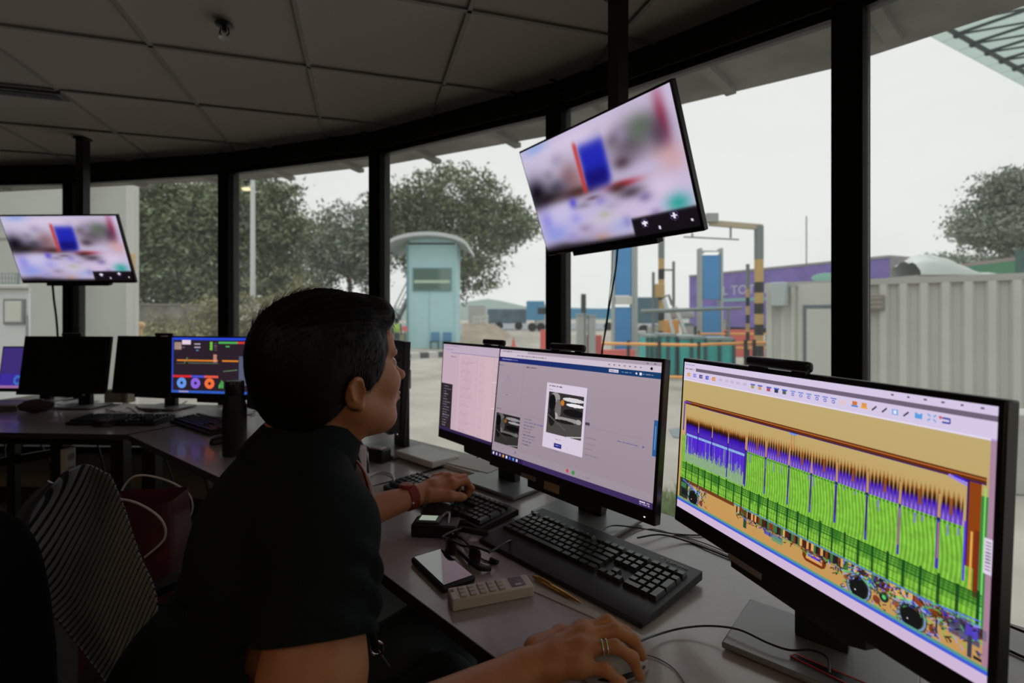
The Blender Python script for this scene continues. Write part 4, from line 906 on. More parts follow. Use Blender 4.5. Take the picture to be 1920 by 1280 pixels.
HS=np.array([.0,-.020,-.004]); MR=[np.array(p)+HS for p in ((.108,.785,.806),(.108,.763,.812),(.102,.741,.808),(.093,.719,.798))]
FR=[[MR[0],(.150,.800,.812),(.180,.806,.790),(.198,.808,.772)],
    [MR[1],(.156,.770,.817),(.184,.773,.800),(.197,.772,.778)],
    [MR[2],(.150,.742,.812),(.176,.743,.794),(.186,.742,.768)],
    [MR[3],(.131,.713,.798),(.152,.712,.780),(.160,.711,.760)]]
FR=[[f[0]]+[np.array(q)+HS for q in f[1:]] for f in FR]
hand(s,WR+np.array([.012,.006,.002]),MR,FR,[np.array(q) for q in ((.035,.750,.785),(.078,.792,.778),(.112,.812,.768),(.138,.820,.762))])
for i in range(4): s.cone(WR+np.array([.03,.008,.022]),MR[i]+np.array([-.01,0,.0125]),.0022,.003,k=.004)
parts.append(s.mesh()); 
s=SDF(np.array([-.56,.85,.72]),np.array([-.04,1.52,1.03]),.0026)
arm(s,SL,EL,WL,el=.044)
dl=nrm((WL-EL)*np.array([1,1,0])); sd=np.array([dl[1],-dl[0],0])       # sd: towards the camera side (thumb of a left hand, palm down)
def hp(a,b,c): return WL+dl*a*1.16+sd*b*1.15+np.array([0,0,c+.004])
ML=[hp(.088,.030,.012),hp(.094,.010,.020),hp(.090,-.011,.018),hp(.080,-.030,.010)]
FL_=[[ML[0],hp(.125,.036,.012),hp(.140,.036,-.012),hp(.132,.034,-.030)],
    [ML[1],hp(.136,.013,.014),hp(.148,.012,-.010),hp(.144,.010,-.030)],
    [ML[2],hp(.130,-.012,.012),hp(.142,-.013,-.010),hp(.138,-.013,-.030)],
    [ML[3],hp(.112,-.034,.004),hp(.122,-.036,-.014),hp(.118,-.036,-.032)]]
hand(s,WL+dl*.012,ML,FL_,[hp(.028,.026,-.004),hp(.066,.050,-.008),hp(.094,.052,-.018),hp(.112,.044,-.026)])
parts.append(s.mesh())
# legs inside the trousers: one body mesh
Vs=[];Fs=[];n=0
for V,Fq in parts: Vs.append(V);Fs.append(Fq+n);n+=len(V)
npmesh('body',np.concatenate(Vs),np.concatenate(Fs),M_skin,man,world=True)
# eyes, brows
for y in (-1,1):
    ey=MB().ball(H(.0795,y*.032,.0005),.0118).build('eye',mat('eye_white',(.6,.58,.55),.2),man,world=True,smooth=80)
    sub(MB().ball(H(.0885,y*.032,.0005),(.0035,.0055,.0055),HR).build('iris',mat('iris_brown',(.02,.01,.006),.15),man,world=True,smooth=80),ey)
    MB().tube([H(.093-.010*abs(a)**2*8e0*.12,y*(.018+.030*a),.021+.006*math.sin(a*2.4)) for a in np.linspace(0,1,8)],[.0016,.003,.0034,.0034,.003,.0026,.002,.001],6).build('eyebrow',M_hair,man,world=True)
    lash=MB()
    for a in np.linspace(-.9,.9,13): lash.tube([H(.0905,y*.032+.012*a,.002),H(.0965,y*.032+.014*a,.0055)],[.0005,.0002],4)
    lash.build('eyelashes',M_hair,man,world=True)
# hair
s=SDF(np.array([-.47,.64,1.08]),np.array([-.15,.98,1.36]),.0028)
s.ell(H(-.020,0,.040),(.112,.087,.098),HR,k=.01)
s.ell(H(-.058,0,-.010),(.068,.076,.078),HR,k=.03)
s.ell(H(.050,.010,.088),(.052,.055,.034),HR,k=.02); s.ell(H(.075,-.012,.082),(.030,.040,.028),HR,k=.015)
s.cone(H(-.05,-.03,-.060),H(-.05,.03,-.060),.036,.036,k=.02)
for y in (-1,1): s.ell(H(.016,y*.068,.024),(.032,.014,.048),HR,k=.014); s.cone(H(.012,y*.071,.0),H(.016,y*.070,-.026),.010,.004,k=.01)
s.ell(H(.110,0,-.012),(.066,.082,.080),HR,k=.006,op='s')                     # face
s.ell(H(.070,0,-.075),(.080,.10,.062),HR,k=.006,op='s')                      # cheeks and jaw
for y in (-1,1): s.ell(H(-.008,y*.085,-.026),(.017,.020,.026),HR,k=.005,op='s')   # around the ears
s.cut(H(-.055,0,-.060),-HR[:,2]*1+HR[:,0]*.45,k=.01)
V,Fq=s.mesh(); c0=H(-.02,0,.03)
q=(V-c0)@HR; ang=np.arctan2(q[:,1],q[:,2]); 
nz=np.sin(q[:,0]*90+ang*9)*.5+np.sin(ang*60+q[:,0]*40)*.6+np.sin(ang*131-q[:,0]*120)*.5
up=np.clip((q[:,2]-.02)/.08,0,1); nn=q/np.linalg.norm(q,axis=1)[:,None]
V=V+((nn*(nz*(.0001+.0014*up))[:,None])@HR.T).astype(np.float32)
npmesh('hair',V,Fq,M_hair,man,world=True)
# loose hair strands following the comb direction
r=np.random.default_rng(5); pick=r.choice(len(V),5200,replace=False); SV=[];SF=[]
for i in pick:
    p=V[i]; qq=(p-c0)@HR; nl=qq/np.linalg.norm(qq)
    top=qq[2]>.055
    d=np.array([.8,.25*np.sign(qq[1]+.03),.1]) if top else np.array([-.35 if qq[0]>-.06 else -.1,0,-1.])
    d=d-nl*(d@nl); d=d/np.linalg.norm(d)+r.normal(0,.07,3); L=(.020+.022*r.random()) if top else (.008+.010*r.random()); lift=(.03+.10*r.random() if qq[0]>.02 else .01+.03*r.random()) if top else .01+.02*r.random()
    pts=[qq-nl*.002, qq+d*L*.5+nl*L*lift, qq+d*L+nl*L*lift*.9]
    w=.00075; sdv=np.cross(nl,d); sdv/=np.linalg.norm(sdv)+1e-9; b0=len(SV)
    for k,pt in enumerate(pts):
        ww=w*(1,.8,.15)[k]; SV.append(c0+HR@(pt-sdv*ww)); SV.append(c0+HR@(pt+sdv*ww))
    SF.append((b0,b0+1,b0+3,b0+2)); SF.append((b0+2,b0+3,b0+5,b0+4))
npmesh('hair_strands',np.array(SV),np.array(SF),M_hair,man,world=True)
# polo shirt
s=SDF(np.array([-.80,.36,.44]),np.array([-.08,1.18,1.14]),.0040)
s.ell(CH+bf*.004,(.117,.168,.19),Rb,k=.04); s.ell(BE-bf*.022,(.138,.168,.20),Rb,k=.05); s.ell(PV,(.125,.175,.11),Rb,k=.04); s.cone(SR,SL,.062,.062,k=.05)
s.cone(NK+br*.02,SR,.055,.060,k=.04); s.cone(NK-br*.02,SL,.055,.060,k=.04); s.cone(NK-np.array([0,0,.05])-bf*.02,NK-np.array([0,0,.005])-bf*.015,.07,.062,k=.04)

hemR=SR+(ER-SR)*.45; hemL=SL+(EL-SL)*.72
s.cone(SR,hemR+(ER-SR)*.1,.064,.072,k=.03); s.cone(SL,hemL+(EL-SL)*.1,.064,.070,k=.03)
dR=nrm(ER-SR); dL=nrm(EL-SL)
s.cone(SR+dR*.12,ER+dR*.05,.0,.0,k=0)
# folds across the sleeve front and the back
rr=np.random.default_rng(3)
def fold(a,b,c,w,op='u'): 
    P=spline([a,b,c],5)
    for i in range(len(P)-1): s.cone(P[i],P[i+1],w*math.sin(math.pi*(i+.5)/len(P)),w*math.sin(math.pi*min(i+1.5,len(P)-.5)/len(P)),k=.008,op=op)
cm=-nrm(SR-np.array([0,0,CZ]))   # unused viewing helper for fold placement on the near side of the sleeve
for a_,b_,c_,w_ in (((.050,.040,.02),(.068,.020,-.05),(.058,.038,-.13),.012),((.030,.055,-.01),(.062,.040,-.09),(.044,.060,-.17),.012),((.060,.0,-.10),(.072,.010,-.16),(.060,.020,-.20),.010),((.045,.03,-.155),(.02,.072,-.185),(-.03,.074,-.19),.010),((.05,.05,.03),(.01,.075,-.03),(-.03,.07,-.10),.009)):
    g=lambda q: SR+bf*q[0]+br*q[1]+np.array([0,0,q[2]])
    pass
dv=lambda f,s_,r: SR+dR*s_+(bf*math.cos(math.radians(f))+br*math.sin(math.radians(f)))*r
for f0,s0,f1,s1,w_,sg_ in ((100,-.02,40,.02,.011,'u'),(40,.02,24,.07,.009,'u'),(95,.02,45,.055,.010,'u'),(45,.055,26,.10,.009,'u'),(110,.055,60,.09,.009,'u'),(60,.09,34,.112,.009,'u')):
    rr0=.066 if sg_=='u' else .076; fold(dv(f0,s0,rr0),dv((f0+f1)/2,(s0+s1)/2,rr0+.002),dv(f1,s1,rr0),w_*1.1,sg_)
for k in range(4):
    z=.02-.09*k; fold(CH-bf*.10+br*.10+np.array([0,0,z]),CH-bf*.125+np.array([0,0,z-.03]),CH-bf*.11-br*.10+np.array([0,0,z-.01]),.012,'s')
for sg,S_,E_,hm,dd,rc in ((1,SR,ER,hemR,dR,.064),(-1,SL,EL,hemL,dL,.061)):
    s.cut(hm,dd,lo=np.minimum(hm,hm+dd*.1)-.085,hi=np.maximum(hm,hm+dd*.1)+.085) if False else None
# open the sleeves: carve a tube around the arm from the hem outwards
for hm,dd,rc in ((hemR,dR,.0635),(hemL,dL,.055)): s.cone(hm-dd*.005,hm+dd*.14,rc,rc+.004,k=0,op='s')
V,Fq=s.mesh()
# sharp hem: drop everything beyond the hem plane near the sleeves
keep=np.ones(len(Fq),bool); C=V[Fq].mean(1)
for hm,dd in ((hemR,dR),(hemL,dL)):
    a=(C-hm)@dd; rad=np.linalg.norm((C-hm)-a[:,None]*dd,axis=1); keep&=~((a>0)&(a<.2)&(rad<.095))
rem=np.unique(Fq[~keep]); kp=np.unique(Fq[keep]); bd=np.intersect1d(rem,kp)
for hm,dd in ((hemR,dR),(hemL,dL)):
    a=(V[bd]-hm)@dd; rad=np.linalg.norm((V[bd]-hm)-a[:,None]*dd,axis=1); ok=(np.abs(a)<.02)&(rad<.11); V[bd[ok]]-=(a[ok][:,None]*dd).astype(np.float32)
npmesh('polo_shirt',V,Fq[keep],M_shirt,man,world=True)
# hem band of the right sleeve
def ring(c,d,r,thick,n=40,wob=.0):
    a=np.array([0,0,1.]) if abs(d[2])<.8 else np.array([1.,0,0]); x=nrm(np.cross(a,d)); y=np.cross(d,x)
    return [c+x*math.cos(t)*r*(1+wob*math.sin(3*t))+y*math.sin(t)*r*(1+wob*math.cos(2*t)) for t in np.linspace(0,2*math.pi,n+1)[:-1]]
# collar: a turned-down band around the neck
nd=nrm(H(-.02,0,-.05)-NK); col=MB(); n=44; rows=[]
# profile from inner neck edge, up over the fold, down to the outer leaf edge
for j,(rad,h) in enumerate(((.060,-.010),(.0615,.020),(.064,.034),(.069,.036),(.078,.022),(.088,-.004),(.092,-.016),(.089,-.018),(.080,.004))):
    row=[]
    for i in range(n):
        t=-math.pi+2*math.pi*i/(n-1)*.93+math.pi*.07     # opening at the front (t=0 is the nape)
        k=abs(t)/math.pi; front=max(0,(k-.55)/.45)
        dirv=-bf*math.cos(t)+br*math.sin(t)
        rr_=rad*(1-.04*math.sin(k*math.pi))+ (.016*front if j>=4 else .004*front)
        hh=h+.016*(1-k)-.030*front*(1.0 if j<4 else 1.2)-(.018*front if j in (5,6,7) else 0)
        row.append(NK+np.array([0,0,.020])+nd*hh+dirv*rr_)
    rows.append(row)
vs=[p for r_ in rows for p in r_]; fs=[(j*n+i,j*n+i+1,(j+1)*n+i+1,(j+1)*n+i) for j in range(len(rows)-1) for i in range(n-1)]
fs+=[((len(rows)-1)*n+i,(len(rows)-1)*n+i+1,i+1,i) for i in range(n-1)]+[tuple(j*n for j in range(len(rows))),tuple(j*n+n-1 for j in range(len(rows)))[::-1]]
o=MB().add(vs,fs).build('collar',M_shirt,man,world=True,smooth=50)
# placket edge, red lanyard and white undershirt at the open collar
f0=NK+bf*.078+br*.006; 
MB().tube(spline([NK+bf*.075+br*.020+np.array([0,0,-.005]),NK+bf*.088+br*.022+np.array([0,0,-.045]),NK+bf*.098+br*.022+np.array([0,0,-.10])],6),.005,8).build('placket',M_shirt,man,world=True)
pt=spline([NK+bf*.062+br*.034+np.array([0,0,.004]),NK+bf*.082+br*.038+np.array([0,0,-.026]),NK+bf*.094+br*.040+np.array([0,0,-.07]),NK+bf*.100+br*.036+np.array([0,0,-.11])],6)
b=MB()
for a_,c_ in zip(pt[:-1],pt[1:]): b.beam(a_,c_,.012,.0016,up=tuple(bf))
b.build('lanyard',mat('red_ribbon',(.55,.05,.02),.6),man,world=True)
MB().tube(spline([NK+bf*.070+br*.022+np.array([0,0,-.012]),NK+bf*.092+br*.024+np.array([0,0,-.05]),NK+bf*.100+br*.020+np.array([0,0,-.09])],6),.008,8).build('undershirt',mat('pale_undershirt',(.35,.34,.36),.8),man,world=True)
# key chain hanging at the waist
kc=MB(); P0=at(668,1020,.74); P1=at(690,1140,.78); P2=at(706,1215,.80)
for i,(p) in enumerate(spline([at(660,1010,.72),at(668,1045,.73),at(676,1080,.74)],6)): kc.ball(p,.0028,n=8,m=6)
kc.build('bead_chain',M_chrome,man,world=True)
MB().tube(spline([P1,at(697,1180,.79),P2],5),.006,8).build('key_strap',M_blkr,man,world=True)
x_=np.array([1.,0,0]); y_=np.array([0,0,1.])
MB().tube([P2+x_*.011*math.cos(t)+y_*.011*math.sin(t) for t in np.linspace(0,2*math.pi,17)[:-1]],.0022,6,closed=True).tube([P1+np.array([0,0,.0])-x_*.012,P1+np.array([0,0,.012]),P1+x_*.012],.004,6).tube([P2,P2+np.array([.02,0,-.03])],.0022,6).build('key_ring',M_chrome,man,world=True)
# red watch band on the left wrist, two rings on the right hand
dd=nrm(WL-EL); wc=WL-dd*.012
t=man
b=MB(); R_=[]
for o_ in (-.014,-.012,.012,.014):
    R_.append(ring(wc+dd*o_,dd,.0325 if abs(o_)<.013 else .0300,0,36))
vs=[p for q_ in R_ for p in q_]; fs=[(j*36+i,j*36+(i+1)%36,(j+1)*36+(i+1)%36,(j+1)*36+i) for j in range(3) for i in range(36)]
b.add(vs,fs); M_band=mat('red_silicone',(.22,.022,.010),.65,bump=.3,bscale=250)
wb=b.build('watch_band',M_band,man,world=True)
wcs=MB().lathe(wc+np.array([-.01,-.004,.030]),[(.017,-.006),(.019,-.003),(.019,.005),(.016,.008)],24,hframe(hf,0)).build('watch_case',mat('red_watch_case',(.24,.03,.015),.4),man,world=True,bevel=.001); sub(wcs,wb)
sub(MB().tube([wc+np.array([.012,-.030,-.004]),wc+np.array([.016,-.033,-.002])],.003,8).build('watch_crown',M_chrome,man,world=True),wb)
fa,fb=FR[2][0],FR[2][1]; fd=nrm(fb-fa)
for k in (.60,.74): MB().tube(ring(fa+(fb-fa)*k,fd,.0106,0,28),.0011,6,closed=True).build('finger_ring',M_chrome,man,world=True)
# finger nails
for f in FR+FL_:
    tp,pv=f[3],f[2]; d=nrm(tp-pv); upv=nrm(np.array([0,0,1.])-d*d[2]+nrm(d*np.array([1,1,0]))*.6); upv=nrm(upv-d*(upv@d)); sx=np.cross(d,upv)
    MB().ball(tp+upv*.0062-d*.001,(.0055,.0042,.0016),np.stack([d,sx,upv],1),10,6).build('finger_nail',mat('nail',(.50,.30,.22),.25),man,world=True,smooth=80)
# trousers, belt and shoes
s=SDF(np.array([-.80,.40,.03]),np.array([.12,1.42,.74]),.008)
s.ell(PV-np.array([0,0,.03]),(.13,.18,.11),Rb,k=.03)
HRp=PV+br*.09+np.array([0,0,-.04]); HLp=PV-br*.09+np.array([0,0,-.04]); KR=np.array([-.135,.955,.555]); KL=np.array([-.165,1.14,.585])
AR=KR+bf*.06+np.array([0,0,-.46]); AL=KL+bf*.10+np.array([0,0,-.49])
for h_,k_,a_ in ((HRp,KR,AR),(HLp,KL,AL)): s.cone(h_,k_,.088,.068,k=.04); s.cone(k_,a_,.064,.052,k=.03)
V,Fq=s.mesh(); npmesh('trousers',V,Fq,M_trou,man,world=True)
for a_ in (AR,AL):
    b=MB(); b.ball(a_+bf*.05+np.array([0,0,-.045]),(.14,.048,.045),Rb); b.v=[(x,y,max(z,.004)) for x,y,z in b.v]; b.build('shoe',M_blk,man,world=True,smooth=60)
# ------------------------------------------------------------ chairs
M_mesh=mat('grey_mesh_fabric',(.19,.20,.195),.8)
M_meshd=mat('black_mesh_fabric',(.003,.003,.003),1.0,spec=.08)
def star_base(t,z=.0):
    b=MB()
    for k in range(5):
        a=2*math.pi*k/5+.3; b=MB().beam((0,0,.095),(.30*math.cos(a),.30*math.sin(a),.075),.04,.025); ba=b.build('base_arm',M_blk,t)
        cs=MB().tube([(.30*math.cos(a)-.02*math.sin(a),.30*math.sin(a)+.02*math.cos(a),.03),(.30*math.cos(a)+.02*math.sin(a),.30*math.sin(a)-.02*math.cos(a),.03)],.029,14).build('caster',M_blkr,t); sub(cs,ba)
    MB().tube([(0,0,.08),(0,0,.42)],.025,14).build('gas_column',M_blk,t)
def sheet(ctrl,nu=90,nv=150):
    C=np.array(ctrl,float); r,c=C.shape[:2]
    def interp(P,n):
        P=list(P); out=[]; m=len(P)
        for t in np.linspace(0,m-1-1e-6,n):
            i=int(t); f=t-i; a=P[max(i-1,0)];b=P[i];d=P[i+1];e=P[min(i+2,m-1)]
            out.append(.5*((2*b)+(-a+d)*f+(2*a-5*b+4*d-e)*f*f+(-a+3*b-3*d+e)*f**3))
        return np.array(out)
    rows=np.array([interp(C[i],nu) for i in range(r)]); g=np.array([interp(rows[:,j],nv) for j in range(nu)]).transpose(1,0,2); return g
# visitor chair with ribbed grey mesh, pushed aside behind the man
cl=[[at(98,905,1.02),at(130,880,1.05),at(165,870,1.10),at(208,890,1.12)],
    [at(52,960,1.00),at(105,935,1.06),at(170,925,1.12),at(232,945,1.13)],
    [at(38,1030,1.00),at(110,1020,1.08),at(185,1015,1.13),at(262,1035,1.12)],
    [at(62,1105,1.02),at(130,1105,1.10),at(200,1100,1.13),at(292,1105,1.10)],
    [at(130,1190,1.05),at(180,1185,1.11),at(230,1180,1.13),at(300,1185,1.09)],
    [at(205,1290,1.08),at(235,1285,1.11),at(265,1280,1.12),at(300,1285,1.09)]]
g=sheet(cl); cc=np.array([-.86,1.25,0])
ch=thing('office_chair','office chair with a curved ribbed grey mesh back, standing empty behind the seated person','chair',tuple(cc),0)
ax=nrm(np.array([.93,.30,-.42])); ph=(g@ax)/.0098; dn=np.cross(g[1:,:-1][:,:]-g[:-1,:-1],g[:-1,1:]-g[:-1,:-1]); dn=dn/np.linalg.norm(dn,axis=2)[...,None]
dn=np.concatenate([dn,dn[-1:]],0); dn=np.concatenate([dn,dn[:,-1:]],1)
g=sheet(cl,280,320); ph=(g@ax)/.0098
a_=np.gradient(g,axis=0); b_=np.gradient(g,axis=1); dn=np.cross(a_,b_); dn/=np.linalg.norm(dn,axis=2)[...,None]+1e-9
if (dn[100,100]@(g[100,100]-np.array([0,0,CZ])))>0: dn=-dn
V=(g+dn*((.5+.5*np.cos(2*np.pi*ph))**.7*.0032)[...,None]).reshape(-1,3); nv,nu=g.shape[:2]; i=np.arange(nv*nu).reshape(nv,nu)
Q=np.stack([i[:-1,:-1].ravel(),i[1:,:-1].ravel(),i[1:,1:].ravel(),i[:-1,1:].ravel()],1)
o=npmesh('backrest',V,Q,M_mesh,ch,world=True); o.data.materials.append(mat('mesh_gap_black',(.012,.012,.012),.9))
pf=(.5+.5*np.cos(2*np.pi*ph)).reshape(nv,nu); pf=(pf[:-1,:-1]+pf[1:,1:])/2; o.data.polygons.foreach_set('material_index',(pf.ravel()<.42).astype(np.int32)); sd=o.modifiers.new('thick','SOLIDIFY'); sd.thickness=.004; sd.offset=-1 if False else 0
M_fr=mat('dark_chair_frame',(.05,.05,.05),.3)
L=[g[k,0] for k in range(0,190,13)]; MB().tube([p-dn[0,0]*.004 for p in L],[.006+.006*math.sin(math.pi*k/14) for k in range(len(L))],10).build('back_frame',M_fr,ch,world=True)
MB().tube(spline([g[319,140]-dn[319,140]*.03,g[250,140]-dn[250,140]*.05+np.array([0,.02,0]),np.array([-.84,1.30,.60]),np.array([-.84,1.32,.44])],6),.022,10).build('back_post',M_blk,ch,world=True)
sb=MB().box((.02,.10,.46),(.46,.44,.07),rotz(.5)).build('seat',M_blkr,ch,bevel=.03,seg=4); star_base(ch)
# the man's own chair, black
bc=PV-bf*.16; yawc=math.atan2(bf[1],bf[0])
mc=thing('office_chair','black office chair of the seated person, its back showing in the lower left corner','chair',(PV[0],PV[1],0),yawc)
R_=[]
for i,(z,x) in enumerate(((.50,-.165),(.62,-.185),(.78,-.195),(.92,-.205),(.99,-.222),(1.02,-.235))):
    w=(.21,.22,.23,.215,.185,.13)[i]; R_.append([np.array([x-.030*(1-(y/.23)**2)+.0,y,z]) for y in np.linspace(-w,w,6)])
gg=sheet(R_,30,40); nv,nu=gg.shape[:2]; i=np.arange(nv*nu).reshape(nv,nu); Q=np.stack([i[:-1,:-1].ravel(),i[1:,:-1].ravel(),i[1:,1:].ravel(),i[:-1,1:].ravel()],1)
o=npmesh('backrest',gg.reshape(-1,3),Q,M_meshd,mc); sd=o.modifiers.new('thick','SOLIDIFY'); sd.thickness=.014
ed=[gg[k,0] for k in range(0,40,3)]+[gg[39,k] for k in range(0,30,3)]+[gg[39-k,29] for k in range(0,40,3)]; MB().tube(ed,.007,8).build('back_frame',mat('gloss_black_rim',(.02,.02,.02),.2),mc)
MB().tube(spline([(-.245,0,.70),(-.25,0,.52),(-.14,0,.41),(0,0,.40)],6),.02,10).build('back_post',M_blk,mc)
MB().box((.06,0,.440),(.48,.48,.06)).build('seat',M_meshd,mc,bevel=.028,seg=4); star_base(mc)
# red tote with white cord handles on the floor behind the mesh chair
rc=at(262,990,1.42); t=thing('tote_bag','dark red bag with looping white cord handles behind the grey mesh chair','bag',(rc[0],rc[1],0),.2)
M_bag=mat('maroon_bag',(.085,.018,.022),.45,noise=.3,nscale=12)
b=MB(); zt=rc[2]+.09
for k,(wx,wy,z) in enumerate(((.10,.06,.0),(.115,.07,.05),(.115,.07,zt*.6),(.105,.065,zt))): pass
b.add([(sx*w,sy*d,z) for (w,d,z) in ((.095,.06,.0),(.12,.075,.10),(.118,.075,zt*.75),(.105,.065,zt)) for sx,sy in ((-1,-1),(1,-1),(1,1),(-1,1))],
  [(3,2,1,0)]+[(k*4+j,k*4+(j+1)%4,k*4+4+(j+1)%4,k*4+4+j) for k in range(3) for j in range(4)])
o=b.build('body',M_bag,t,bevel=.02,seg=3)
for s_,dz in ((-1,0.0),(1,.012)):
    MB().tube(spline([(-.09,s_*.068,zt-.14),(-.10,s_*.08,zt-.05),(-.06,s_*.085,zt+.02+dz),(.02,s_*.09,zt+.02),(.09,s_*.09,zt-.03),(.10,s_*.082,zt-.09),(.05,s_*.08,zt-.14)],8),.003,8).build('handle',M_wcable,t)
# ------------------------------------------------------------ outside
M_asph=mat('pale_asphalt',(.32,.295,.255),.95,noise=.22,nscale=.9,bump=.2,bscale=30)
M_road=mat('grey_road',(.19,.20,.215),.9,noise=.1,nscale=.5)
M_grass=mat('grass',(.10,.115,.045),.95,noise=.4,nscale=3)
def gp(u,v,z=GZ): return on(u,v,z)
bpy_g=MB().add([(-120,4.0,GZ),(-6,-10,GZ),(60,-10,GZ),(160,220,GZ),(-160,220,GZ)],[(0,1,2,3,4)]); struct(bpy_g.build('floor_outside',M_asph,smooth=0))
def patch(name,pts,m,dz): 
    o=MB().prism([tuple(p[:2]) for p in pts],GZ+.001,GZ+dz).build(name,m,smooth=0); return struct(o)
patch('floor_road',[gp(700,619),gp(1130,619),gp(1250,612),gp(1250,606),gp(700,606)],M_road,.012)
patch('floor_lawn',[(-30,20,0),(-10.2,20,0),(-6.6,31,0),(-5.2,50,0),(-60,60,0)],M_grass,.05)
patch('floor_verge',[gp(1215,925),gp(1262,925),gp(1330,1010),gp(1330,1090),gp(1180,1090)],M_grass,.02)
patch('floor_marking',[gp(1255,806),gp(1275,803),gp(1275,822),gp(1262,820)],mat('blue_grey_paint',(.16,.19,.21),.8),.016)
patch('floor_marking_far',[gp(895,690),gp(1010,668),gp(1010,671),gp(900,694)],mat('blue_grey_paint',(.16,.19,.21),.8),.016)
# grass tufts by the glass
tf=MB(); rg=np.random.default_rng(9)
for k in range(170):
    p=gp(1215+rg.random()*75,935+rg.random()*60); h=.10+.16*rg.random(); a=rg.random()*6.28; l=rg.normal(0,.06,2); w=.012
    tf.add([p+np.array([math.cos(a)*w,math.sin(a)*w,0]),p-np.array([math.cos(a)*w,math.sin(a)*w,0]),p+np.array([l[0],l[1],h])],[(0,1,2)])
tag(tf.build('grass_tufts',mat('tuft_green',(.16,.23,.07),.8),smooth=0),'tufts of green grass growing just outside the glass between the two near monitors','grass',kind='stuff')
# ---- trees
def leafmat(n,c): return mat(n,c,.75,noise=.45,nscale=.9)
M_leaf=leafmat('dark_foliage',(.15,.185,.105)); M_leaf2=leafmat('olive_foliage',(.23,.22,.11)); M_leaf3=leafmat('far_foliage',(.20,.235,.18)); M_bark=mat('brown_bark',(.12,.085,.06),.9,noise=.3,nscale=4)
def tree(label,d,blobs,trunk,n,m,size,seed,sp=.16,group=None,name='tree',cat='tree',depth=.8):
    rg=np.random.default_rng(seed); tb=at(trunk[0][0],trunk[0][1],d); 
    t=thing(name,label,cat,(tb[0],tb[1],GZ),0,group); ar=np.array([b[2]*b[3] for b in blobs],float); ar/=ar.sum(); C=[];
    k=F/d; cl=rg.choice(len(blobs),n,p=ar)
    bl=np.array([[*at(b[0],b[1],d+rg.normal(0,.8)),b[2]/k,b[3]/k] for b in blobs])
    nl=40; cv=rg.normal(0,1,(n,3)); cv/=np.linalg.norm(cv,axis=1)[:,None]; rad=(.55+.45*rg.random(n)**.5)[:,None]
    R=np.stack([bl[cl,3],np.minimum(bl[cl,3],bl[cl,4])*depth+.5,bl[cl,4]],1); ctr=bl[cl,:3]+cv*R*rad+rg.normal(0,.25,(n,3)); ctr[:,2]=np.maximum(ctr[:,2],GZ+size)
    P=np.repeat(ctr,nl,0)+rg.normal(0,1,(n*nl,3))*np.array([1,1,.5])*(size*2.3)
    P[:,2]=np.maximum(P[:,2],GZ+.05)
    a=rg.normal(0,1,(n*nl,3)); a/=np.linalg.norm(a,axis=1)[:,None]; b=rg.normal(0,1,(n*nl,3)); b-=a*(a*b).sum(1)[:,None]; b/=np.linalg.norm(b,axis=1)[:,None]
    s=size*(.42+.62*rg.random(n*nl))[:,None]; V=np.stack([P-a*s,P+b*s*.45,P+a*s,P-b*s*.45],1).reshape(-1,3); Q=np.arange(len(V)).reshape(-1,4)
    npmesh('foliage',V,Q,m,t,False,world=True)
    w=MB(); base=np.array([tb[0],tb[1],GZ]); fork=at(trunk[1][0],trunk[1][1],d); w.tube(spline([base,(base+fork)/2+np.array([.1,0,0]),fork],5),[trunk[2]*(1-.3*i/10) for i in range(11)],8)
    for b_ in bl[:7]: q=b_[:3]+np.array([0,0,b_[4]*.1]); mid=(fork+q)/2+np.array([0,0,-.25*abs(q[0]-fork[0])*.3]); w.tube(spline([fork,mid,q],4),[trunk[2]*.55*(1-.8*i/8) for i in range(9)],6)
    w.build('trunk',M_bark,t,world=True,smooth=60); return t
tree('broad rain tree rising behind the blue tower booth',42,[(765,425,62,60),(850,366,85,48),(925,420,62,50),(870,470,66,40),(795,470,55,45),(885,520,42,26),(955,415,40,28),(985,432,22,14),(740,400,40,50),(830,420,70,50),(850,545,30,12)],((838,640),(845,520),.35),620,M_leaf,.26,1)
tree('spreading tree left of the slim window post, with sky gaps below its crown',50,[(650,432,62,48),(615,455,52,44),(680,470,52,52),(600,490,50,34),(705,430,30,50),(575,455,30,18),(650,500,60,30),(600,540,45,14),(690,535,35,14)],((655,640),(655,520),.3),300,M_leaf3,.30,2)
tree('large dark tree filling the second window from the left',32,[(300,430,80,80),(400,440,90,90),(350,380,110,40),(300,520,60,55),(390,530,90,50),(440,480,60,90),(330,470,90,70),(270,470,50,100)],((330,640),(350,520),.35),900,M_leaf,.24,3,depth=.5)
tree('tree crown reaching behind the white lamp post',36,[(480,370,60,38),(525,360,36,20),(470,430,60,60),(510,440,60,40),(555,440,36,26),(480,500,60,50),(530,520,40,40)],((500,640),(495,520),.28),420,M_leaf,.24,4)
tree('dark green tree at the right edge beyond the green container',40,[(1875,400,62,50),(1925,360,55,45),(1845,440,42,28),(1910,440,60,40),(1815,432,28,14),(1935,470,60,40),(1875,338,18,10),(1960,420,60,70)],((1940,600),(1925,490),.35),560,M_leaf3,.24,5)
tree('low dark hedge line beside the purple trailer at right',60,[(1790,492,50,14),(1850,496,60,12),(1760,494,26,10)],((1790,560),(1790,500),.2),90,M_leaf3,.3,6,name='hedge',cat='hedge')
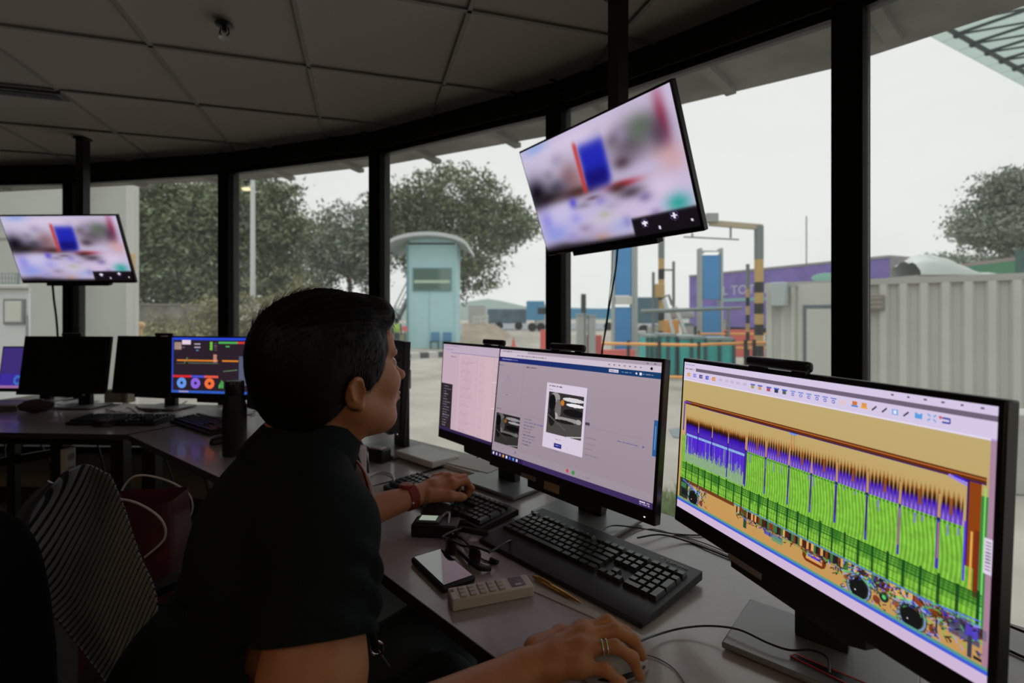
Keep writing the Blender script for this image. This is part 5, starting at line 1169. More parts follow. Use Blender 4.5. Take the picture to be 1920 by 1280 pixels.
for i,(l,d,bl,tr,n,sd_) in enumerate((('tall weedy shrub right of the second window post',24,[(455,600,28,40),(480,610,30,30)],((460,650),(460,630),.05),90,7),
    ('loose olive shrub growing under the spreading tree',26,[(530,590,40,40),(560,560,26,40),(505,600,30,40)],((530,650),(530,630),.05),130,8),
    ('wispy shrub before the grey wall near the second window post',22,[(400,610,24,30),(380,620,22,20),(415,580,12,30)],((400,650),(400,630),.05),80,10),
    ('low grassy shrub at the foot of the white building corner',20,[(285,628,30,16),(330,630,40,12),(365,632,30,12)],((300,650),(300,640),.04),80,11),
    ('reddish brown shrub between head and slim window post',30,[(640,580,34,22),(690,590,24,24),(600,590,24,20)],((640,640),(640,620),.05),90,12))):
    tree(l,d,bl,tr,n,M_leaf2,.10,sd_,name='shrub',cat='shrub')
# ---- far hills
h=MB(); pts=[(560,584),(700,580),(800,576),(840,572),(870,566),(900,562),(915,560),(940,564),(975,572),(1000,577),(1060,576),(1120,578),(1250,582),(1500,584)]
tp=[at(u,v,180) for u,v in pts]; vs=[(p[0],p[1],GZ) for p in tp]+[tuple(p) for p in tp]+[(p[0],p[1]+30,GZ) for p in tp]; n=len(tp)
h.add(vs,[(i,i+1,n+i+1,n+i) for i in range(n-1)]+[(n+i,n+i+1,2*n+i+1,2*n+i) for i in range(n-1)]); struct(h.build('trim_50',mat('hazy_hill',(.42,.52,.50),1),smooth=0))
# ---- white building at left
M_bw=mat('off_white_render',(.46,.465,.43),.85,noise=.04,nscale=2); M_bw2=mat('pale_corner_panel',(.56,.56,.52),.7)
c=at(240,600,9.0); bld=thing('building','tall off-white building wall filling the leftmost window','building',(c[0]-2,9.6,GZ))
x1=at(238,600,9.0)[0]
MB().prism([(-14,9.0),(x1,9.0),(-9.9,12.0),(-14,12.0)],GZ,6.4).build('wall',M_bw,bld,world=True)
MB().prism([(x1-.01,8.97),(x1+.15,8.99),(x1+.14,9.12),(x1-.01,9.10)],GZ,6.4).build('corner_panel',M_bw2,bld,world=True,bevel=.02)
b=MB(); z=at(100,447,9.0)[2]; b.box(((x1-14)/2,8.99,z),(x1+14,.02,.03)).build('wall_seam',mat('seam_grey',(.30,.31,.30),.7),bld,world=True)
MB().box((at(122,600,9.0)[0],8.985,2.9),(.05,.02,7.0)).build('downpipe',mat('seam_grey',(.30,.31,.30),.7),bld,world=True)
# cabin with rounded window
cw=at(57,600,6.0); z1=at(30,540,6.0)[2]; cb=thing('portable_cabin','white portable cabin with a rounded rectangular window at the left edge','cabin',(cw[0]-1,6.5,GZ))
MB().prism([(cw[0]-2,6.0),(cw[0],6.0),(cw[0]-1.1,7.1),(cw[0]-2,7.1)],GZ,z1).build('wall',mat('cabin_white',(.66,.69,.67),.5),cb,world=True,bevel=.02)
MB().prism([(cw[0]-2.03,5.95),(cw[0]+.03,5.95),(cw[0]-1.1,7.15),(cw[0]-2.03,7.15)],z1-.01,z1+.04).build('roof_rim',M_bw2,cb,world=True,bevel=.01)
wc_=at(27,584,5.99); MB().box(tuple(wc_),(.26,.03,.31)).build('window_seal',mat('grey_rubber',(.20,.22,.22),.6),cb,world=True,bevel=.012,seg=3)
MB().box(tuple(wc_-np.array([0,.008,0])),(.205,.03,.255)).build('window_pane',mat('bright_pane',(.62,.62,.55),.15),cb,world=True,bevel=.012,seg=3)
MB().box(tuple(at(50,660,5.99)),(.01,.02,.9)).build('door_gap',mat('seam_grey',(.3,.3,.3),.7),cb,world=True)
# mesh fence piece by the building
q=MB(); a_=at(-20,512,8.4); b_=at(34,512,8.4)
for k in range(10): x=a_[0]+(b_[0]-a_[0])*k/9; q.tube([(x,8.4,a_[2]),(x,8.4,a_[2]-.34)],.006,5)
for x in (a_[0],b_[0]): q.tube([(x,8.4,a_[2]),(x,8.4,GZ)],.02,6)
for k in range(5): z=a_[2]-.34*k/4; q.tube([(a_[0],8.4,z),(b_[0],8.4,z)],.006,5)
tag(q.build('mesh_fence',mat('teal_wire',(.2,.27,.27),.5)),'pale blue wire mesh panel above the white cabin','fence')
# orange sign plate edge beside the far screen
q=at(246,495,8.2); t=thing('sign_post','tan sign plate on a post beside the corner of the white building','sign',(q[0],8.2,GZ)); MB().box((0,0,q[2]-GZ),(.13,.03,.36)).build('plate',mat('tan_sign',(.60,.40,.20),.6),t,bevel=.01); MB().tube([(0,.03,0),(0,.03,q[2]-GZ)],.012).build('post',M_bw2,t)
q=at(263,610,13); tag(MB().ball(q,(.13,.10,.10)).tube([q,(q[0],q[1],GZ)],.06,10).build('traffic_bollard',mat('tan_sign',(.60,.40,.20),.6),smooth=60),'small tan bollard top beside the foot of the white building','bollard')
# low grey wall behind the lawn
a_=at(250,572,27); b_=at(430,572,29); t=thing('boundary_wall','low weathered grey wall behind the shrubs at left','wall',(a_[0],a_[1],GZ)); MB().beam((*a_[:2],(a_[2]+GZ)/2),(*b_[:2],(a_[2]+GZ)/2),.2,a_[2]-GZ).build('wall',mat('weathered_concrete',(.23,.21,.18),.9,noise=.3,nscale=2),t,world=True)
MB().beam((*a_[:2],a_[2]+.05),(*b_[:2],a_[2]+.05),.28,.08).build('coping',mat('weathered_coping',(.28,.26,.23),.9),t,world=True)
# lamp post
p=at(474,500,28); t=thing('lamp_post','tall white lamp post with a lit lamp head, in front of the trees','lamp post',(p[0],28,GZ)); zt=at(474,338,28)[2]-GZ
MB().tube([(0,0,0),(0,0,zt)],[.15,.12],14).build('pole',mat('white_pole_paint',(.60,.62,.62),.5),t); MB().box((-.17,0,at(0,353,28)[2]-GZ),(.50,.25,.16)).build('lamp_head',M_bw2,t,bevel=.03)
MB().box((-.30,-.10,at(0,353,28)[2]-GZ-.07),(.42,.3,.12)).build('lamp',emis('warm_lamp',(1.,.80,.45),1.6),t,bevel=.03)
# ---- blue tower booth
d=28.0; k=d/F; X0=at(765,0,d)[0]; X1=at(854,0,d)[0]; bt_=thing('guard_booth','pale blue tower booth with an arched roof, a wide window and two doors\' chairs beneath','booth',((X0+X1)/2,d+1.2,GZ))
bt_['label']='pale blue tower booth with an arched grey roof and one wide window'
M_boo=mat('pale_blue_cladding',(.40,.63,.65),.6,noise=.03,nscale=2); M_boo2=mat('blue_trim',(.16,.30,.34),.6)
zt=at(0,455,d)[2]; MB().box(((X0+X1)/2,d+1.3,(zt+GZ)/2),(X1-X0,2.6,zt-GZ)).build('wall',M_boo,bt_,world=True)
for u,w_ in ((764,.10),(855,.08)): MB().box((at(u,0,d)[0],d-.02,(zt+GZ)/2),(w_,.10,zt-GZ)).build('corner_trim',M_boo2 if u<800 else M_boo,bt_,world=True)
arc=lambda off: [ (at(805+ 76*math.sin(a),0,d)[0], CZ-(439+25*(1-math.cos(a*1.0))/(1-math.cos(1.5))-590)*k+off) for a in np.linspace(-1.5,1.5,19)]
up_=arc(0); lo_=arc(-.20); 
MB().extr([(x,d-.9,z) for x,z in up_]+[(x,d-.9,z) for x,z in lo_[::-1]],(0,4.2,0)).build('roof',mat('light_grey_roof',(.50,.53,.53),.6),bt_,world=True)
gb=[(x,z-.02) for x,z in lo_ if X0<=x<=X1]; MB().extr([(X0,d-.0,zt-.1)]+[(x,d,z) for x,z in gb]+[(X1,d,zt-.1)],(0,2.6,0)).build('gable',M_boo,bt_,world=True)
wu=(at(774,0,d)[0],at(847,0,d)[0]); wz=(at(0,545,d)[2],at(0,502,d)[2])
wf=MB().box(((wu[0]+wu[1])/2,d-.03,(wz[0]+wz[1])/2),(wu[1]-wu[0],.10,wz[1]-wz[0])).build('window_frame',M_boo2,bt_,world=True)
sub(MB().box(((wu[0]+wu[1])/2,d-.09,(wz[0]+wz[1])/2),(wu[1]-wu[0]-.12,.02,wz[1]-wz[0]-.12)).build('window_pane',mat('green_tinted_glass',(.05,.13,.10),.05,spec=1.0,coat=1.0),bt_,world=True),wf)
MB().box(((wu[0]+wu[1])/2,d-.105,at(0,528,d)[2]),(wu[1]-wu[0]-.2,.01,.16)).build('window_blind',mat('pale_blind',(.45,.60,.44),.6),bt_,world=True)
MB().box((at(805,0,d)[0],d-.015,(zt+GZ)/2),(.02,.03,zt-GZ)).box(((X0+X1)/2,d-.015,at(0,582,d)[2]),(X1-X0,.03,.02)).build('panel_seam',M_boo2,bt_,world=True) if False else None
s_=MB(); s_.box((at(805,0,d)[0],d-.004,(at(0,545,d)[2]+GZ)/2),(.02,.012,at(0,545,d)[2]-GZ)); s_.build('panel_seam',M_boo2,bt_,world=True)
for i,u in enumerate((815,838)):
    cx=at(u,0,d-.6)[0]; ct=thing('plastic_chair','small blue chair under the tower booth, %s of the two'%('left','right')[i],'chair',(cx,d-.6,GZ),0)
    MB().box((0,.16,.68),(.50,.05,.50)).build('backrest',mat('chair_blue',(.08,.24,.42),.5),ct,bevel=.10 if False else .02,seg=4); MB().box((0,-.05,.40),(.50,.42,.06)).build('seat',mat('chair_dark',(.03,.06,.08),.5),ct)
    for sx in (-.2,.2):
        for sy in (-.2,.14): MB().tube([(sx,sy,0),(sx,sy,.40)],.018).build('leg',M_steel,ct)
# stairs at the booth's left
t=thing('staircase','grey metal staircase climbing the left side of the blue tower booth','stairs',(at(745,0,28.5)[0],28.5,GZ)); M_st=mat('stair_grey',(.30,.33,.33),.6)
a_=at(725,640,28.6); b_=at(765,560,28.6); MB().beam(a_,b_,.8,.12).build('stringer',M_st,t,world=True)
for j in range(9): p=a_+(b_-a_)*(j+.5)/9; MB().box(p+np.array([0,0,.08]),(.26,.9,.04)).build('tread',M_st,t,world=True)
MB().tube([a_+np.array([0,-.4,.9]),b_+np.array([0,-.4,.9])],.04).tube([a_+np.array([0,-.4,0]),a_+np.array([0,-.4,.9])],.03).tube([(a_+b_)/2+np.array([0,-.4,0]),(a_+b_)/2+np.array([0,-.4,.9])],.03).tube([a_+np.array([0,-.4,.45]),b_+np.array([0,-.4,.45])],.03).build('railing',M_st,t,world=True)
# striped kerb
for i in range(9):
    a_=gp(700+i*17,676-i*.9); b_=gp(700+(i+1)*17,676-(i+1)*.9)
    tag(MB().beam((*a_[:2],GZ+.12),(*b_[:2],GZ+.12),.3,.24).build('kerb_stone',mat('kerb_white',(.50,.50,.48),.8) if i%2==0 else mat('kerb_black',(.07,.07,.07),.8)),('white' if i%2==0 else 'black')+' painted kerb block in the striped kerb before the booth','kerb','striped kerb, %s blocks'%('white' if i%2==0 else 'black'))
# worker
def small_person(p,hgt,top,label):
    t=thing('person',label,'person',(p[0],p[1],GZ)); s=SDF((-.4,-.3,-.02),(.4,.3,1.85),.02); q=hgt/1.72
    s.cone((-.09,0,.06),(-.08,0,.85),.05,.085,.02).cone((.09,0,.06),(.08,0,.85),.05,.085,.02).ell((0,0,1.2),(.19,.12,.32),k=.05).cone((-.20,0,1.40),(-.26,-.02,.85),.05,.04,.03).cone((.20,0,1.40),(.26,-.02,.85),.05,.04,.03).cone((0,0,1.45),(0,0,1.55),.05,.05,.02).ell((0,0,1.63),(.085,.10,.12),k=.01)
    V,Fq=s.mesh(); V=V*q; o=npmesh('body',V,Fq,mat('dark_clothes',(.04,.045,.05),.8),t)
    s=SDF((-.4,-.3,.8),(.4,.3,1.6),.02); s.ell((0,0,1.2),(.21,.14,.30),k=.05); V,Fq=s.mesh(); npmesh('safety_vest',V*q,Fq,top,t)
    MB().ball((0,0,1.66*q),(.095,.11,.10)).build('hair',M_hair,t); return t
wp=at(744,0,27); small_person((wp[0],27.0),1.68,mat('lime_vest',(.35,.55,.10),.6),'person in a lime safety vest walking by the booth stairs')
rp=at(759,616,27); t=thing('warning_board','small pink-red board beside the person in the lime vest','sign',(rp[0],27,GZ)); MB().box((0,0,rp[2]-GZ),(.30,.03,.28)).build('plate',mat('pink_red',(.62,.14,.16),.6),t); MB().tube([(0,.02,0),(0,.02,rp[2]-GZ)],.02).build('post',M_steel,t)
# mound with white barrier
d=34; m_=[at(862,645,30),at(900,612,34),at(925,612,36),at(945,632,32)]
b=MB(); vs=[gp(862,648),gp(945,646),gp(958,626),gp(935,618),gp(872,622),at(868,606,36),at(925,606,36)]; b.add(vs,[(0,1,6,5),(1,2,6),(2,3,6),(3,4,5,6),(4,0,5)]); tag(b.build('gravel_mound',mat('tan_gravel',(.30,.25,.19),.95,noise=.2,nscale=1)),'tan gravel mound right of the blue tower booth','mound')
t=thing('road_barrier','white slatted road barrier on the tan mound','barrier',tuple(at(900,608,35.5)*np.array([1,1,0])+np.array([0,0,at(900,611,35.5)[2]]))); a_=at(886,602,35.5); b_=at(916,598,35.5)
for dz in (.24,-.06): MB().beam(a_+np.array([0,0,dz]),b_+np.array([0,0,dz]),.06,.18).build('rail',M_bw2,t,world=True)
for u in (888,901,914): p=at(u,612,35.5); MB().tube([p,at(u,592,35.5)],.05).build('post',M_bw2,t,world=True)
q=at(895,580,38); t=thing('concrete_box','grey concrete box standing behind the tan mound','box',(q[0],38,GZ)); MB().box((0,0,(at(0,573,38)[2]-GZ)/2),(1.25,1.2,at(0,573,38)[2]-GZ)).build('body',mat('light_concrete',(.42,.43,.41),.85),t)
# trucks far away
M_dk=mat('dark_blue_grey_truck',(.10,.15,.19),.7,noise=.3,nscale=.8); M_tblue=mat('truck_blue',(.08,.27,.45),.6); M_tyre=mat('tyre_rubber',(.02,.02,.02),.9)
def truck(label,u0,u1,vt,vb,d,m,cab=None,name='truck'):
    a_=at(u0,vt,d); b_=at(u1,vb,d); t=thing(name,label,'truck',((a_[0]+b_[0])/2,d,GZ)); MB().box(((a_[0]+b_[0])/2,d+1.2,(a_[2]+b_[2])/2),(b_[0]-a_[0],2.4,a_[2]-b_[2])).build('cargo_box',m,t,world=True,bevel=.05)
    nw=max(2,int((b_[0]-a_[0])/2.2)); 
    for j in range(nw): x=a_[0]+(b_[0]-a_[0])*(j+.6)/nw; MB().tube([(x,d-.05,GZ+.5),(x,d+.3,GZ+.5)],.5,16).build('wheel',M_tyre,t,world=True)
    if cab: c0=at(cab[0],cab[2],d); c1=at(cab[1],600,d); MB().box(((c0[0]+c1[0])/2,d+1.2,(c0[2]+GZ+.5)/2),(c1[0]-c0[0],2.3,c0[2]-GZ-.5)).build('cab',mat('white_cab',(.45,.46,.46),.5),t,world=True,bevel=.12,seg=3); MB().box(((c0[0]+c1[0])/2,d+.0,c0[2]-.75),((c1[0]-c0[0])*.7,.05,.7)).build('cab_window',mat('dark_glass',(.03,.04,.04),.1),t,world=True)
    return t
truck('long dark blue-grey covered truck parked left of the blue truck',914,987,579,606,62,M_dk)
truck('blue box truck with white cab left of the fourth window post',988,1021,564,600,56,M_tblue,(1004,1031,570))
truck('low blue trailer row right of the fourth window post',1064,1160,578,597,60,M_tblue)
truck('dark teal lorry behind the striped pole',1196,1236,557,606,44,mat('dark_teal_truck',(.06,.13,.17),.6))
# ---- the gate yard
def stripes(label,u,vt,vb,d,w,nb,cat='pole',base=0,c1='black'):
    top=at(u,vt,d); zb=GZ; t=thing('striped_pole',label,cat,(top[0],d,GZ)); z=top[2]-GZ; n=nb
    MB().tube([(0,0,0),(0,0,z)],w*.5,14).build('core',mat('dull_yellow',(.50,.33,.12),.6),t)
    for i in range(0,n): 
        if i%2==0: MB().tube([(0,0,z*.70*(i)/n),(0,0,z*.70*(i+1)/n)],w*.52,14).build('black_band',M_blkr,t)
    MB().tube([(0,0,z*.78),(0,0,z)],w*.515,14).build('grey_top',mat('pole_grey',(.17,.20,.20),.6),t); return t
p1_=stripes('black and yellow striped post standing right below the near hanging screen',1240,430,640,20,.24,9)
for (du,v0_,v1_) in ((-15,510,625),(23,490,620)): 
    a_=at(1240+du,v0_,20); MB().tube([a_,np.array([a_[0],20,GZ])],.06,8).build('side_rod',mat('pole_grey',(.17,.20,.20),.6),p1_,world=True)
MB().tube([at(1240,506,20),at(1263,506,20)],.04,6).build('cross_rod',mat('pole_grey',(.17,.20,.20),.6),p1_,world=True)
MB().box(at(1236,545,19.9),(.36,.3,.55)).build('control_box',mat('dull_yellow',(.50,.33,.12),.6),p1_,world=True,bevel=.02)
p2_=stripes('black and yellow striped gantry post carrying an arm with a grey box',1423,424,660,15,.26,10)
M_pg=mat('pole_grey',(.17,.20,.20),.6)
MB().beam(at(1428,426,15),at(1330,418,15),.14,.16).build('gantry_arm',mat('gantry_ochre',(.40,.34,.24),.7),p2_,world=True)
MB().box(at(1333,409,15),(.34,.3,.26)).build('gantry_box',mat('gantry_box_grey',(.30,.31,.30),.7),p2_,world=True)
MB().tube([at(1370,424,15),at(1370,446,15)],.03,6).tube([at(1282,444,15),at(1385,449,15)],.025,6).tube([at(1298,437,15),at(1298,446,15)],.03,6).build('hanging_frame',M_pg,p2_,world=True)
stripes('slim black and yellow striped post left of the gantry post',1402,495,655,15.5,.11,9)
def totem(label,u0,u1,vt,d,lamp=True,split=None):
    a_=at(u0,vt,d); b_=at(u1,vt,d); t=thing('totem_sign',label,'sign',((a_[0]+b_[0])/2,d,GZ)); z=a_[2]-GZ; w=b_[0]-a_[0]
    for s_ in (-1,1): MB().box((s_*w/2*.92,0,z/2),(w*.10,.35,z)).build('side_post',mat('pale_grey_metal',(.35,.38,.38),.5),t)
    sp_=[(0.0,.50),(.56,.94)] if split is None else split
    for a0,a1 in sp_: MB().box((0,-.06,z*(a0+a1)/2),(w*.78,.22,z*(a1-a0))).build('blue_panel',mat('sign_blue',(.05,.24,.52),.35,noise=.06,nscale=1),t,bevel=.02)
    MB().box((0,0,z*.97),(w*.9,.3,.08)).build('cap',mat('pale_grey_metal',(.35,.38,.38),.5),t)
    if lamp: MB().box((0,-.15,z*.955),(w*.62,.12,.07)).build('lamp',emis('lamp_white',(.9,.92,.88),1.1),t)
    return t
totem('tall blue totem panel with a lamp on top, in front of the purple trailer',1310,1352,466,19)
t=totem('blue totem panel with a white middle band beneath the near hanging screen',1148,1186,440,19,False,[(.0,.44),(.53,.97)])
MB().box((0,-.1,(at(0,563,19)[2]-GZ)),(.62,.3,.30)).build('white_band',M_bw2,t)
MB().box((.48,.0,(at(0,440,19)[2]-GZ)/2),(.14,.3,at(0,440,19)[2]-GZ)).build('grey_column',mat('pale_grey_metal',(.35,.38,.38),.5),t)
# purple trailer
A0=at(1292,522,37); A1=at(1668,478,24.5); zt=4.0; 
pa=np.array([A0[0],A0[1]]); pb=np.array([A1[0],A1[1]]); dr=nrm(pb-pa); nn_=np.array([-dr[1],dr[0]]); nn_=nn_ if nn_[1]>0 else -nn_
t=thing('trailer','long purple box trailer parked behind the totems, lettered in white','trailer',((pa[0]+pb[0])/2,(pa[1]+pb[1])/2,GZ)); zA=A0[2]; zB=A1[2]; zt=(zA+zB)/2; zb=at(1292,602,37)[2]
M_pur=mat('purple_side',(.19,.14,.42),.55,noise=.18,nscale=1.2); mid=(pa+pb)/2+nn_*1.25
MB().prism([tuple(pa),tuple(pb),tuple(pb+nn_*2.5),tuple(pa+nn_*2.5)],.45,zt).build('box_body',M_pur,t,world=True,bevel=.03)
MB().prism([tuple(pa-nn_*.03),tuple(pb-nn_*.03),tuple(pb+nn_*2.53),tuple(pa+nn_*2.53)],zt-.02,zt+.12).build('roof_rail',mat('grey_rail',(.27,.26,.27),.6),t,world=True)
MB().prism([tuple(pb+dr*.002),tuple(pb+dr*.05),tuple(pb+dr*.05+nn_*2.5),tuple(pb+dr*.002+nn_*2.5)],.5,zt).build('end_door',mat('grey_end_door',(.24,.22,.24),.6),t,world=True)
M_lt=mat('white_lettering',(.50,.52,.60),.6); LL=np.linalg.norm(pb-pa)
def side(f,z,off=.012): p=pa+(pb-pa)*f-nn_*off; return np.array([p[0],p[1],z])
def fx(u):  # fraction along the side at pixel column u
    r=(u-960)/F; den=(pb-pa)[0]-r*(pb-pa)[1]; return (r*pa[1]-pa[0])/den
f0_,f1_=fx(1356),fx(1462); dz=(CZ-(543-V0)/F*(pa+(pb-pa)*(f0_+f1_)/2)[1])
Mt=np.eye(4); Mt[:3,0]=[dr[0],dr[1],0]; Mt[:3,1]=[0,0,1]; Mt[:3,2]=[-nn_[0],-nn_[1],0]; Mt[:3,3]=side((f0_+f1_)/2,dz,.012)
iv=np.array(t.matrix_basis.inverted()); text_mesh('side_lettering','L TOTAL L',.86,M_lt,t,iv@Mt,.004,sx=1.25 if False else (f1_-f0_)*LL/3.95)
dz2=(CZ-(561-V0)/F*(pa+(pb-pa)*(f0_+f1_)/2)[1]); MB().beam(side(f0_,dz2,.012),side(f1_,dz2,.012),.012,.22).build('teal_stripe',mat('teal_stripe',(.22,.40,.42),.6),t,world=True)
dz3=at(1545,520,(pa+(pb-pa)*fx(1540))[1])[2]; MB().ball(side(fx(1545),dz3,.0),(.75,.02,.24),np.stack([np.array([dr[0],dr[1],0]),np.array([nn_[0],nn_[1],0]),np.array([0,0,1.])],1)).build('green_emblem',mat('mint_emblem',(.25,.48,.40),.6),t,world=True,smooth=60)
for f in (.06,.12,.18,.6,.85,.92): p=pa+(pb-pa)*f; MB().tube([(p[0],p[1],GZ+.5),(p[0]+nn_[0]*.3,p[1]+nn_[1]*.3,GZ+.5)],.5,16).build('wheel',M_tyre,t,world=True)
MB().prism([tuple(pa+nn_*.5),tuple(pb+nn_*.5),tuple(pb+nn_*1.9),tuple(pa+nn_*1.9)],.05,.45).build('chassis',M_blkr,t,world=True)
MB().tube([at(1512,500,26),at(1512,405,26)],.03,6).build('aerial',M_pg,t,world=True)
# grey corrugated container
E0=at(1440,531,11.2); E1=at(1960,508,8.3); ga_=np.array(E0[:2]); gb_=np.array(E1[:2]); dr=nrm(gb_-ga_); L=np.linalg.norm(gb_-ga_)+2.0; nn_=np.array([-dr[1],dr[0]]); nn_=nn_ if nn_[1]>0 else -nn_
zt=(E0[2]+E1[2])/2; t=thing('shipping_container','long pale grey corrugated container seen through the right windows','container',(ga_[0],ga_[1],GZ),math.atan2(dr[1],dr[0]))
M_con=mat('pale_grey_corrugated',(.46,.46,.42),.6,noise=.08,nscale=.7); M_cd=mat('container_frame_grey',(.34,.34,.315),.65); zz=zt-GZ
def corr(x0,x1,per,dep,y0): 
    P=[];x=x0
    while x<x1: P+= [(x,y0),(x+per*.30,y0),(x+per*.5,y0+dep),(x+per*.80,y0+dep)]; x+=per
    P=[p for p in P if p[0]<=x1]+[(x1,y0)]; return P
doorx=(1502-1440)/ (1900-1440); 
def fxc(u): r=(u-960)/F; den=dr[0]-r*dr[1]; return (r*ga_[1]-ga_[0])/den
xd0,xd1=fxc(1506),fxc(1575)
for i,(x0,x1,per) in enumerate(((.06,xd0-.08,.20),(xd1+.05,L,.31))):
    P=corr(x0,x1,per,.045 if i==0 else .10,.02); b=MB(); n=len(P); b.add([(p[0],p[1],.10) for p in P]+[(p[0],p[1],zz-.12) for p in P],[(k,k+1,n+k+1,n+k) for k in range(n-1)]); b.build('side_panel',M_con,t,smooth=20)
MB().box((L/2,1.25,zz-.06),(L,2.44,.12)).build('roof',M_cd,t); MB().box((L/2,.02,.05),(L,.10,.12)).build('bottom_rail',M_cd,t); MB().box((L/2,1.40,zz/2),(L-.1,2.2,zz-.05)).build('inner_shell',M_cd,t)
MB().box((.03,.02,zz/2),(.12,.10,zz)).build('corner_post',M_con,t); MB().box(((xd0+xd1)/2,.035,zz/2+.4),(xd1-xd0+.2,.04,zz-.9)).build('door_surround',M_con,t)
zdoor=at(1506,572,(ga_+dr*xd0)[1])[2]-GZ
MB().box(((xd0+xd1)/2,.005,zdoor/2),(xd1-xd0,.05,zdoor)).build('door_frame',mat('dark_door_frame',(.10,.13,.15),.5),t); MB().box(((xd0+xd1)/2+.02,-.010,zdoor/2-.05),(xd1-xd0-.10,.05,zdoor-.06)).build('door',mat('pale_door',(.46,.465,.43),.5),t)
xa,xb=fxc(1451),fxc(1478); MB().box(((xa+xb)/2,-.14,zz-.27),(xb-xa,.26,.52)).build('cooling_unit',mat('pale_teal_unit',(.36,.42,.42),.6),t,bevel=.02)
xa,xb=fxc(1626),fxc(1659); zc_=at(1640,567,(ga_+dr*(xa+xb)/2)[1])[2]-GZ; MB().box(((xa+xb)/2,-.02,zc_),(xb-xa,.08,.30)).build('vent_cover',mat('brown_vent',(.20,.17,.14),.7),t,bevel=.01)
for k in range(3): MB().box(((xa+xb)/2,-.064,zc_-.09+k*.09),((xb-xa)*.8,.01,.02)).build('louvre',mat('pale_louvre',(.32,.29,.25),.7),t)
# concrete plinth at the right
a_=gp(1640,905); b_=gp(2100,925); zt_=at(1890,770,gp(1890,918)[1])[2]
t=thing('concrete_kerb_wall','low pale concrete wall right of the x-ray monitor','wall',(a_[0],a_[1],GZ)); MB().prism([(3.7,5.6),(7.5,4.6),(7.6,5.0),(3.8,6.0)],GZ,zt_).build('wall',mat('pale_concrete',(.36,.36,.33),.85,noise=.1,nscale=2),t,world=True,bevel=.02)
# green container and covered load behind
a_=at(1808,494,22); b_=at(1925,480,19); t=thing('shipping_container','green container standing behind the grey one at the right edge','container',(a_[0],a_[1],GZ)); n2=np.array([.35,.94]); MB().prism([tuple(a_[:2]),tuple(b_[:2]),tuple(b_[:2]+n2*2.4),tuple(a_[:2]+n2*2.4)],GZ,a_[2]-.12).build('body',mat('container_green',(.07,.24,.13),.6),t,world=True)
MB().prism([tuple(a_[:2]-n2*.03),tuple(b_[:2]-n2*.03),tuple(b_[:2]+n2*2.4),tuple(a_[:2]+n2*2.4)],a_[2]-.14,a_[2]).build('top_rail',mat('grey_brown_rail',(.30,.26,.24),.7),t,world=True)
MB().beam((*at(1913,490,18.9)[:2],GZ),(*at(1913,490,18.9)[:2],a_[2]+.2),.2,.2).build('corner_post',mat('dark_green_post',(.05,.12,.11),.6),t,world=True)
c=at(1755,508,15); t=thing('tarpaulin_load','pale plastic tarpaulin bundle lying on top behind the grey container','tarpaulin',(c[0],c[1],GZ))
rg=np.random.default_rng(4); V=[];n1_,n2_=34,12
for i in range(n1_+1):
    for j in range(n2_+1):
        s_=i/n1_; a=math.pi*j/n2_; hh=(.10+.62*math.sin(math.pi*min(1,s_*1.05+.15))**.8*(1-.55*s_))*(1+.10*math.sin(j*2.2+i*.35)); V.append((c[0]-.95+2.25*s_, c[1]-.6*math.cos(a), at(0,518,15)[2]-.35+max(0,math.sin(a))*hh+.35))
Q=[(i*(n2_+1)+j,(i+1)*(n2_+1)+j,(i+1)*(n2_+1)+j+1,i*(n2_+1)+j+1) for i in range(n1_) for j in range(n2_)]
MB().add(V,Q).build('sheet',mat('plastic_sheet',(.56,.60,.58),.35),t,world=True,smooth=60); MB().box((c[0]+.1,c[1],at(0,518,15)[2]/2+GZ/2),(2.3,1.1,at(0,518,15)[2]-GZ)).build('load_bed',M_cd,t,world=True)
# barricades, cones, teal skips
M_rb=mat('red_barrier_plastic',(.58,.10,.085),.5); M_or=mat('orange_rail',(.75,.33,.07),.5)
def barrier(label,u0,u1,vt,vb):
    a_=gp(u0,vb); b_=gp(u1,vb); z=at(u0,vt,a_[1])[2]; t=thing('plastic_barrier',label,'barrier',((a_[0]+b_[0])/2,(a_[1]+b_[1])/2,GZ)); b=MB(); h_=z-GZ; d_=nrm((b_-a_)[:2]); n_=np.array([-d_[1],d_[0]])
    pr=lambda p,s,zz_: (p[0]+n_[0]*s,p[1]+n_[1]*s,zz_)
    b.add([pr(p,s,zq) for p in (a_,b_) for s,zq in ((-.22,GZ),(.22,GZ),(.14,GZ+h_*.45),(.07,z),(-.07,z),(-.14,GZ+h_*.45))],[(5,4,3,2,1,0),(6,7,8,9,10,11)]+[(k,(k+1)%6,6+(k+1)%6,6+k) for k in range(6)])
    b.build('body',M_rb,t,world=True,bevel=.02); return t
barrier('tall red plastic road barrier just left of the fourth window post',1013,1040,618,655)
barrier('red plastic road barrier just right of the fourth window post',1098,1128,628,668)
barrier('low wide red plastic road barrier below the dangling cables',1128,1190,655,690)
barrier('red barrier row behind the teal skips',1335,1430,618,668)
barrier('white concrete barrier right of the fourth window post',1066,1100,626,662).children[0].data.materials[0]=M_bw2
cn=gp(963,650); t=thing('traffic_cone','small red traffic cone standing alone on the yard','cone',(cn[0],cn[1],GZ)); MB().lathe((0,0,0),[(.17,0),(.16,.04),(.12,.05),(.03,.56),(.02,.58)],16).build('body',M_rb,t); MB().box((0,0,.02),(.38,.38,.04)).build('foot',M_rb,t)
M_teal=mat('teal_skip',(.03,.42,.39),.5,noise=.08,nscale=2)
